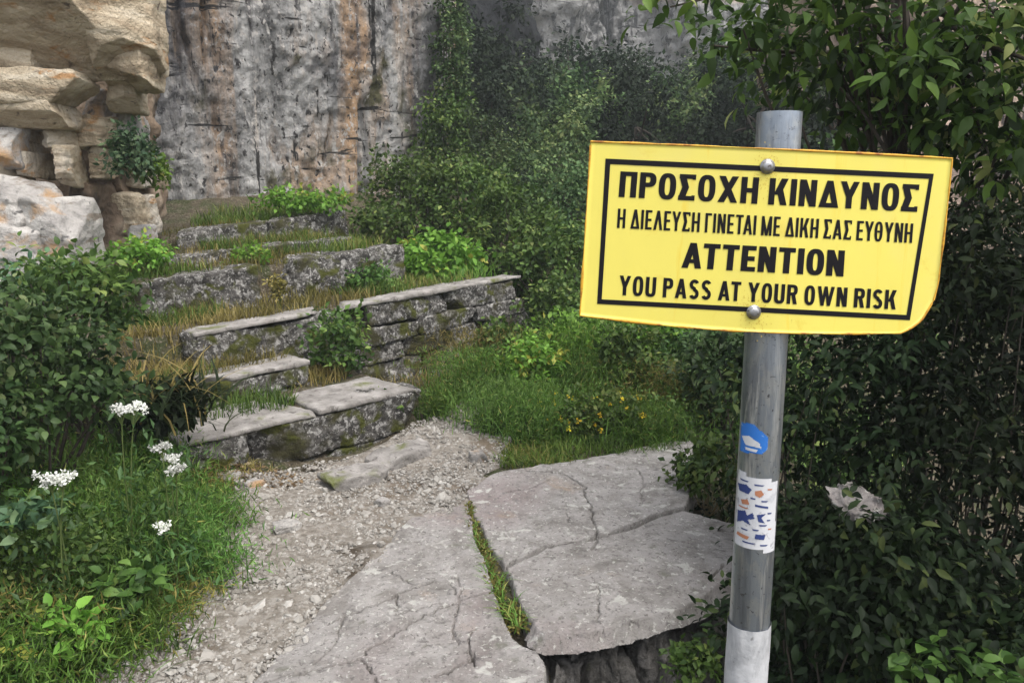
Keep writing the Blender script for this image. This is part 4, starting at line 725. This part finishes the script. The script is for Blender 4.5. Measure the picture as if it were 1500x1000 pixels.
# ------------------------------------------------------------------ thicket to the right of the steps
GK = 'shrubs of the thicket right of the steps'
for i, (px, py, Y, r, lb, mt) in enumerate([
    (600, 285, 9.2, (.55, .45, .45), 'shrub at the foot of the cliff, nearest the topmost step', 'lf_mid'), (680, 300, 9.0, (.55, .5, .55), 'leafy shrub above the bright green vine', 'lf_mid'),
    (755, 350, 8.4, (.5, .5, .55), 'shrub directly behind the far end of the longest step', 'lf_mid'), (820, 390, 8.0, (.5, .5, .5), 'shrub between the longest step and the sign', 'lf_mid'),
    (690, 225, 10.8, (.7, .6, .6), 'taller shrub under the dark ravine', 'lf_far'), (780, 270, 10.5, (.7, .6, .6), 'dark shrub left of the sign top', 'lf_far'),
    (900, 470, 7.4, (.6, .5, .35), 'shrub behind the bottom left corner of the sign', 'lf_mid'), (1010, 500, 6.8, (.55, .5, .35), 'shrub behind the lower edge of the sign, left of the pole', 'lf_bush'),
    (850, 300, 9.8, (.6, .6, .6), 'dark shrub touching the left edge of the sign', 'lf_far'), (652, 215, 10.9, (.35, .4, .7), 'narrow shrub climbing the corner of the cliff', 'lf_mid'), (662, 70, 11.1, (.2, .3, 1.0), 'green growth hanging on the upper corner of the cliff', 'lf_far')]):
    c = pc(px, py, Y); shrub('thicket_shrub', lb, 'shrub', c - [0, -.1, r[2]] if 'corner of the cliff' in lb else gz(c, -.05), c, r, 100, 34, .13, .06, RHOMB, M[mt], 80 + i, GK, nb=20, low=-.9)
feathery('dry grassy tuft behind the yellow flowers, below the sign corner', 900, 590, 5.6, .3, .30, 300, 91, mat='grass', wd=.003, group='grass tufts behind the slabs')
feathery('pale stemmed tuft between the yellow flowers and the pole', 985, 600, 5.5, .2, .34, 200, 92, mat='drygrass', wd=.0025, group='grass tufts behind the slabs')
feathery('tall green grass left of the yellow flowers under the sign', 800, 560, 6.0, .3, .32, 300, 93, mat='fennel', wd=.003, group='grass tufts behind the slabs')
for i_, (px_i, py_i, Y_i, rx_i, h_i, n_i, mt_i, lb_i) in enumerate([(790, 650, 4.85, .14, .30, 200, 'grass', 'arching grass tuft spilling over the slab edge, left of the yellow flowers'), (950, 640, 4.8, .14, .26, 200, 'grass', 'arching grass tuft spilling over the slab edge, right of the yellow flowers'), (700, 560, 5.9, .15, .50, 220, 'drygrass', 'tall pale grass against the courses of the longest step'), (850, 560, 5.9, .2, .55, 240, 'grass', 'tallest arching grass behind the yellow flowers'), (640, 585, 5.15, .07, .22, 120, 'grass', 'grass tuft at the far end of the lowest step')]):
    feathery(lb_i, px_i, py_i, Y_i, rx_i, h_i, n_i, 250 + i_, mat=mt_i, wd=.003, lean=.85, group='arching grass tufts behind the slabs')
c = pc(868, 615, 4.95); yf = shrub('yellow_flowering_plant', 'low clump of small leaves dotted with yellow flowers at the slab edge', 'flowering plant', gz(c, -.02), c, (.42, .25, .17), 90, 30, .08, .04, RHOMB, M['lf_mid'], 95, stem='greenstem', r0=.004)
rg = np.random.default_rng(96); C = crown_centers(c, (.43, .27, .18), 46, rg, -.2, .85); 
for c_ in C[:44]:
    V, F, a = clump_leaves(c_[None], .010, 9, .015, (RHOMB[0] * [1.5, 1, 1], RHOMB[1]), rg); mesh('flower', V, F, M['yellow_petal'], yf, attr=a)
for i, (px, py, Y, r, lb, mt) in enumerate([(735, 530, 6.0, (.22, .2, .2), 'leafy green clump in front of the broken far end of the longest step', 'lf_mid'), (835, 520, 6.1, (.34, .25, .24), 'rounded leafy clump rising behind the yellow flowers', 'lf_bright'), (930, 545, 5.7, (.28, .22, .2), 'leafy clump behind the yellow flowers, nearer the pole', 'lf_mid'), (730, 645, 4.95, (.12, .12, .13), 'small leafy clump where the gravel path ends', 'lf_mid'), (800, 655, 4.85, (.2, .12, .09), 'low leafy fringe along the slab edge, left of the yellow flowers', 'lf_mid'), (1000, 560, 6.2, (.3, .25, .25), 'leafy clump half way between yellow flowers and the pole', 'lf_bush'), (775, 560, 5.6, (.22, .2, .2), 'bright leafy clump right of the grassy clump at the longest step', 'lf_bright'), (880, 505, 6.6, (.3, .25, .3), 'tall leafy clump just under the left part of the sign', 'lf_mid'), (960, 515, 6.4, (.25, .2, .28), 'tall bright clump under the middle of the sign', 'lf_bright'), (800, 480, 7.0, (.3, .3, .3), 'tall leafy clump beside the far end of the longest step', 'lf_mid')]):
    c = pc(px, py, Y); shrub('leafy_clump', lb, 'plant', gz(c, -.02), c + [0, 0, .05], (r[0], r[1], r[2] * 1.35), 70, 26, .07, .05, RHOMB, M[mt], 190 + i, 'leafy clumps behind the slabs', stem='greenstem', r0=.005, nb=16)
c = pc(975, 610, 5.0); shrub('slab_edge_plant', 'small-leaved clump at the far slab edge, right of the yellow flowers', 'plant', gz(c, -.02), c, (.22, .2, .13), 44, 26, .06, .034, RHOMB, M['lf_mid'], 97, stem='greenstem', r0=.004)
c = pc(1040, 690, 4.0); shrub('slab_edge_plant', 'green weed at the slab edge, touching the pole from the left', 'plant', gz(c, -.02), c, (.17, .14, .17), 40, 24, .06, .045, RHOMB, M['lf_mid'], 98, stem='straw', r0=.004, nb=20)
c = pc(1010, 970, 2.45); shrub('ledge_weed', 'small green weed on the broken rock face near the tape sleeve', 'plant', c - [0, 0, .15], c, (.09, .06, .07), 26, 18, .03, .03, RHOMB, M['lf_mid'], 99, stem='greenstem', r0=.003)
# weeds in the crack
rg = np.random.default_rng(101); cl = flat([(687, 742), (692, 772), (702, 800), (712, 825), (725, 858), (745, 895), (765, 925)]); k = rg.integers(0, 6, 420); t = rg.uniform(0, 1, (420, 1)); P = cl[k] * (1 - t) + cl[k + 1] * t + rg.normal(0, .010, (420, 2)) * (.5 + .25 * k[:, None])
V, F = blades(np.c_[P, np.full(420, .0)], rg.uniform(.02, .065, 420) * (.7 + .12 * k), np.full(420, .0025), rg, .9, 3); tag(mesh('crack_weeds', V, F, M['grass'], attr=np.repeat(rg.uniform(.2, 1, 420), 8)), 'yellowish weeds and moss growing along the wide slab crack', 'weeds', kind='stuff')
V, F, a = clump_leaves(np.c_[P[:200], np.full(200, .012)], .018, 9, .018, RHOMB, rg); tag(mesh('crack_moss', V, F, M['drygrass'], attr=a * .5), 'moss filling the wide slab crack', 'moss', kind='stuff')
# ------------------------------------------------------------------ grass and dead leaves (nobody could count them)
def grass(name, label, boxes, n, h, wd, mat, seed, lean=.5):
    rg = np.random.default_rng(seed); P = scatter_px(rg, n, boxes); d = sdist(P[:, 0], P[:, 1], PATH); P = P[(d < -.02 + .06 * rg.uniform(-1, 1, len(P)))]; m = len(P)
    V, F = blades(P - [0, 0, .01], h * rg.uniform(.35, 1.15, m), np.full(m, wd), rg, lean, 4); tag(mesh(name, V, F, M[mat], attr=np.repeat(np.clip(fbm(P * 3, 2, seed) * .5 + rg.uniform(.1, .9, m), 0, 1), 10)), label, 'grass', kind='stuff')
def pxg(px, py, z): return atz(px, py, z)[:2]
grass('bank_grass', 'green grass and weeds covering the left bank', [(-2.0, 2.5, .7, .5, .35), (-2.0, 3.2, .8, .6, .35), (-2.4, 4.0, .7, .6, .3)], 9000, .17, .003, 'grass', 111)
grass('verge_grass', 'short grass at the left edge of the gravel', [(-1.75, 2.75, .25, .5, .3), (-1.75, 3.6, .3, .5, .4), (-1.45, 4.0, .25, .2, .3)], 3600, .075, .0022, 'drygrass', 112, .8)
grass('dry_grass', 'dry yellow grass on the step terraces', [(-2.1, 4.85, .4, .35, .3), (-1.6, 5.3, .5, .3, .25), (-2.0, 5.6, .7, .3, .2), (-1.2, 6.1, .7, .3, .15), (-2.2, 6.4, .7, .4, .2), (-2.4, 7.4, .8, .4, .2)], 6000, .13, .003, 'drygrass', 113)
grass('terrace_grass', 'green grass on the upper terraces and under the cliff', [(-2.6, 5.7, .5, .5, .2), (-1.0, 6.6, .6, .3, .15), (-1.9, 7.2, .9, .5, .25), (-2.2, 8.6, 1.2, .8, .5), (-.8, 8.6, .9, .9, .4), (-1.7, 4.6, .4, .3, .1)], 8000, .15, .004, 'grass', 114)
grass('thicket_grass', 'green grass and weeds between the steps and the sign', [(.2, 6.5, .8, 1.0, .5), (1.0, 5.8, .8, .7, .25), (-.2, 5.6, .35, .4, .08), (1.2, 8, 1.5, 1.2, .4)], 3600, .22, .004, 'grass', 115)
grass('slab_edge_grass', 'weeds crowding the far edge of the slabs', [(.12, 4.45, .3, .14, .3), (.55, 4.66, .45, .15, .4), (1.0, 4.9, .3, .15, .15), (-.05, 4.6, .2, .14, .15)], 3400, .10, .0035, 'grass', 119, .7)
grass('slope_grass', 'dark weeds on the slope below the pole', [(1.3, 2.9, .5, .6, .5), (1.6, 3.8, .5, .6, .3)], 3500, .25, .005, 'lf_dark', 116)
rg = np.random.default_rng(118); P = scatter_px(rg, 420, [(2.2, 8.5, 2.0, 2.5, .5), (1.8, 6.0, .8, 1.0, .15), (-5.2, 6.4, 1.2, 1.6, .15), (4.5, 12, 2.5, 2.5, .2)]); V, F, a = clump_leaves(P + [0, 0, .08], .17, 40, .07, RHOMB, rg, -.2); tag(mesh('undergrowth', V, F, M['lf_mid'], attr=a), 'low leafy undergrowth on the slope behind the sign', 'undergrowth', kind='stuff')
grass('outer_grass', 'rough grass around the outcrop and on the slope behind the sign', [(-4.6, 5.5, 1.4, 1.8, .4), (2.0, 7.5, 1.8, 2.5, .6)], 6000, .22, .005, 'grass', 120)
rg = np.random.default_rng(117); P = scatter_px(rg, 700, [(-1.6, 3.0, .25, .7, .4), (-1.3, 4.05, .35, .12, .5), (-1.2, 3.2, .3, .7, .1)]); V, F = leaves(P + [0, 0, .025], rg.normal(0, 1, (len(P), 3)) * [1, 1, .3], rg.normal(0, .5, (len(P), 3)) + [0, 0, 1], rg.uniform(.015, .035, len(P)), RHOMB)
M['deadleaf'] = leaf_mat('dead_leaf', [(0, (.05, .03, .015)), (.6, (.14, .09, .05)), (1, (.32, .25, .16))], .1, .7)
tag(mesh('dead_leaves', V, F, M['deadleaf'], attr=np.repeat(rg.uniform(0, 1, len(P)), 4)), 'brown dead leaves littering the path edge', 'dead leaves', kind='stuff')
# ------------------------------------------------------------------ right side: dark hedge and overhanging tree
GH = 'dark shrubs right of the pole'
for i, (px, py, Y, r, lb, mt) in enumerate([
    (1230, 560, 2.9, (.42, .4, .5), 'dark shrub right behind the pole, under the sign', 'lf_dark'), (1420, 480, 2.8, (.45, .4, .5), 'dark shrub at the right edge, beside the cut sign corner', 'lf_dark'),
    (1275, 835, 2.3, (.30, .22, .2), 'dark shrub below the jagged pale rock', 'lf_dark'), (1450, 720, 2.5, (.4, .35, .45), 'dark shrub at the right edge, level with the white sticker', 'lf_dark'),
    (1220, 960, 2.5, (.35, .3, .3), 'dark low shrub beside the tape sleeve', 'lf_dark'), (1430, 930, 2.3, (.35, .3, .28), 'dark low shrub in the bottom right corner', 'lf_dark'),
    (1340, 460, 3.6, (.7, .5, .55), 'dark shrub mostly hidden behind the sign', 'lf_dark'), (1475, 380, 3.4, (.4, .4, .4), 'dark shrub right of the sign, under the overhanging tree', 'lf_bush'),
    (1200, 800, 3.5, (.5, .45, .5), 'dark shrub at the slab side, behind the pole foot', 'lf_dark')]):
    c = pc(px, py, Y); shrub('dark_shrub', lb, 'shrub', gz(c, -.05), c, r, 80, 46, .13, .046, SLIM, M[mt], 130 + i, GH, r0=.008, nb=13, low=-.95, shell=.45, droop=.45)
c = pc(1060, 545, 5.2); shrub('dark_shrub', 'paler shrub left of the pole, under the sign', 'shrub', gz(c, -.05), c, (.3, .3, .4), 60, 28, .1, .05, RHOMB, M['lf_bush'], 140, GH, nb=14)
c = pc(1400, 985, 1.95); shrub('broad_leaved_weed', 'lighter broad leaves at the bottom edge, right of the pole', 'plant', gz(c), c, (.16, .1, .06), 14, 10, .05, .05, OVATE, M['lf_mid'], 141, stem='greenstem', r0=.003)
stone('dark_rock', 'dark rock mostly buried in the shrubs, carrying the jagged pale rock', 'rock', pc(1262, 850, 2.52), (.19, .22, .46), .2, 410, M['riser'], chips=10, round_=.06, rough=.08)
V, F = block_mesh(pc(1248, 738, 2.32), (.125, .2, .04), .15, 400, 14, .06, .14, .005, tilt=(-.12, .2)); tag(mesh('pale_rock', V, F, M['slab']), 'jagged pale rock among the dark shrubs right of the pole', 'rock')
def tree(name, label, base, top, r0, C, cr, per, size, tmpl, mat, seed, group=None, nb=26, droop=.3, **k):
    rg = np.random.default_rng(seed); root = thing(name, label, 'tree', base, group); base = np.asarray(base, float); top = np.asarray(top, float); t = np.linspace(0, 1, 10)[:, None]
    P = base + (top - base) * t + np.c_[.05 * np.sin(t * 5 + seed), .04 * np.cos(t * 4 + seed), 0 * t] * np.linalg.norm(top - base) * .4; tk = MB(); tk.add(*tube(P, r0 * np.linspace(1, .45, 10), 8))
    trunk = tk.build('trunk', M['bark'], root); br = MB()
    for c in C[rg.permutation(len(C))[:nb]]:
        s_ = P[rg.integers(4, 10)]; m = (s_ + c) / 2 + rg.normal(0, .08, 3) * np.linalg.norm(c - s_) + [0, 0, .06]; u = np.linspace(0, 1, 7)[:, None]; br.add(*tube((1 - u) ** 2 * s_ + 2 * u * (1 - u) * m + u * u * c, r0 * np.linspace(.35, .08, 7), 5, False))
    br.build('limbs', M['bark'], trunk); V, F, a = clump_leaves(C, cr, per, size, tmpl, rg, droop, **k); mesh('crown', V, F, mat, root, attr=a); return root
rg = np.random.default_rng(151)
C = np.concatenate([crown_centers(pc(px, py, Y), r, int(n * .5), rg, -1, .1) for px, py, Y, r, n in [(1110, 50, 3.4, (.30, .3, .16), 26), (1230, 40, 3.3, (.4, .4, .28), 46), (1380, 70, 3.2, (.42, .4, .32), 56), (1280, 150, 3.4, (.32, .3, .16), 30), (1460, 170, 3.1, (.3, .3, .24), 44), (1490, 60, 3.3, (.3, .3, .3), 50), (1400, 200, 3.5, (.3, .3, .14), 30), (1200, 110, 3.6, (.3, .3, .12), 24), (1330, -170, 3.0, (.7, .5, .25), 40), (1020, 0, 3.7, (.16, .2, .1), 10)]])
b0 = gz((2.05, 3.7, 0), -.1); tree('overhanging_tree', 'broad-leaved tree hanging over the sign from the upper right', b0, atY(1322, -60, 3.7), .05, C, .14, 15, .085, SLIM, M['lf_top'], 152, nb=60, droop=.55, flatn=.55)
rg = np.random.default_rng(153); C = crown_centers((3.2, 2.0, 3.4), (1.3, 1.6, .7), 120, rg, -1, .3); b0 = gz((3.4, 2.3, 0), -.1)
tree('added_shade_tree', 'unseen dark tree added beyond the right edge to shade the shrubs', b0, (3.2, 2.3, 3.2), .12, C, .22, 40, .10, OVATE, M['lf_dark'], 154, nb=40)  # out-of-view canopy added to keep skylight off the right shrubs
# ------------------------------------------------------------------ forest on the slope behind
rg = np.random.default_rng(161); protos = []
for k in range(5):
    C = crown_centers((0, 0, 2.6), (1.3, 1.3, 1.55), 46, rg, -.75, .55, .7); o = tree('forest_tree', 'tree', (0, 0, 0), (0, 0, 2.9), .12, C, .36, 115, .14, RHOMB, M['lf_far' if k % 2 else 'lf_slope'], 170 + k, 'trees on the slope below the far cliff', nb=14, flatn=.4, tone=.26, outn=1.3); protos.append(o)
FT = [(640, 225, 15, .8, 'dark tree in the ravine right beside the cliff corner'), (700, 262, 13.5, .7, 'dark tree low in the ravine, above the thicket'), (745, 215, 17, 1.1, 'tree at the ravine mouth, left of the sign top'), (790, 165, 20, 1.2, 'tree left of centre under the far cliff, touching its shadow side'),
      (850, 205, 16, 1.0, 'tree directly above the top left corner of the sign'), (845, 130, 24, 1.3, 'tree standing highest against the left part of the far cliff'), (905, 150, 21, 1.2, 'lighter tree below the middle of the far cliff'), (930, 205, 15, .9, 'low tree just above the sign, right of its corner'),
      (965, 130, 26, 1.3, 'tree touching the lower right of the far cliff'), (985, 180, 18, 1.0, 'tree above the sign, midway to the pole'), (1045, 170, 19, 1.1, 'pale green tree left of the pole top'), (1040, 110, 26, 1.3, 'far tree behind the hanging leaf tips'), (1095, 190, 16, 1.0, 'tree right behind the pole top'),
      (1130, 120, 24, 1.2, 'far tree behind the overhanging leaves, above the pole'), (800, 260, 13, .85, 'dark tree down in the gap left of the sign'), (740, 290, 12.2, .6, 'small tree between thicket and ravine'), (1180, 240, 14, 1.1, 'tree behind the sign, right of the pole'), (875, 175, 18, 1.0, 'round tree above the sign, left of the far cliff notch'), (815, 225, 14.5, .9, 'bushy tree just left of the sign top corner'), (1070, 140, 21, 1.1, 'tree between the pale green one and the hanging leaves'), (945, 170, 19, 1.0, 'bushy tree midway up the slope above the sign'),
      (672, 90, 18, 1.0, 'slim dark tree high in the ravine beside the cliff'), (722, 110, 21, 1.1, 'dark tree on the right lip of the ravine'), (705, 190, 16, .9, 'dark bushy tree at the bottom of the ravine'), (760, 105, 29, 1.2, 'small tree on the ledge at the left foot of the far cliff'), (890, 100, 32, 1.2, 'small tree in the notch at the foot of the far cliff'), (1010, 85, 34, 1.3, 'tree on the right shoulder of the far cliff'), (880, 330, 11, .8, 'tree hidden behind the left half of the sign'), (1010, 330, 11, .9, 'tree hidden behind the middle of the sign'), (1150, 330, 11.5, 1, 'tree hidden behind the right half of the sign')]
for i, (px, py, Y, sc, lb) in enumerate(FT):
    lim = 98 + 20 * math.sin(px * .021) if 735 < px < 1050 else (60 if px >= 1050 else 20); py = max(py, lim + 1.75 * sc * (.38 + .021 * Y) * FPX / Y)
    o = protos[i] if i < 5 else copy_tree(protos[i % 5]); c = pc(px, py, Y); s_ = sc * (.38 + .021 * Y) ; o['label'] = lb
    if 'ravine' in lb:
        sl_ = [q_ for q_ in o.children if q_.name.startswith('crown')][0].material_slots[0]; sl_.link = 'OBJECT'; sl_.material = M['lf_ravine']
    o.location = (c[0], c[1], c[2] - 2.7 * s_); o.scale = (s_, s_, s_ * 1.05); o.rotation_euler = (0, 0, i * 2.4)
# ------------------------------------------------------------------ air
hv = np.array([(x, y, z) for x in (-75, 75) for y in (-45, 105) for z in (-14, 42)], float)
hz = NT('haze'); pv = hz.n('VolumePrincipled', {'Color': (.80, .86, .90, 1), 'Density': .0024, 'Anisotropy': 0.}); hz.t.links.new(pv.outputs[0], hz.out.inputs['Volume']); hz.t.nodes.remove(hz.p)
ho = mesh('haze', hv, np.array([(0, 1, 3, 2), (4, 6, 7, 5), (0, 4, 5, 1), (2, 3, 7, 6), (0, 2, 6, 4), (1, 5, 7, 3)]), hz.m, smooth=False); tag(ho, 'thin pale haze filling the gorge', 'haze', kind='stuff')
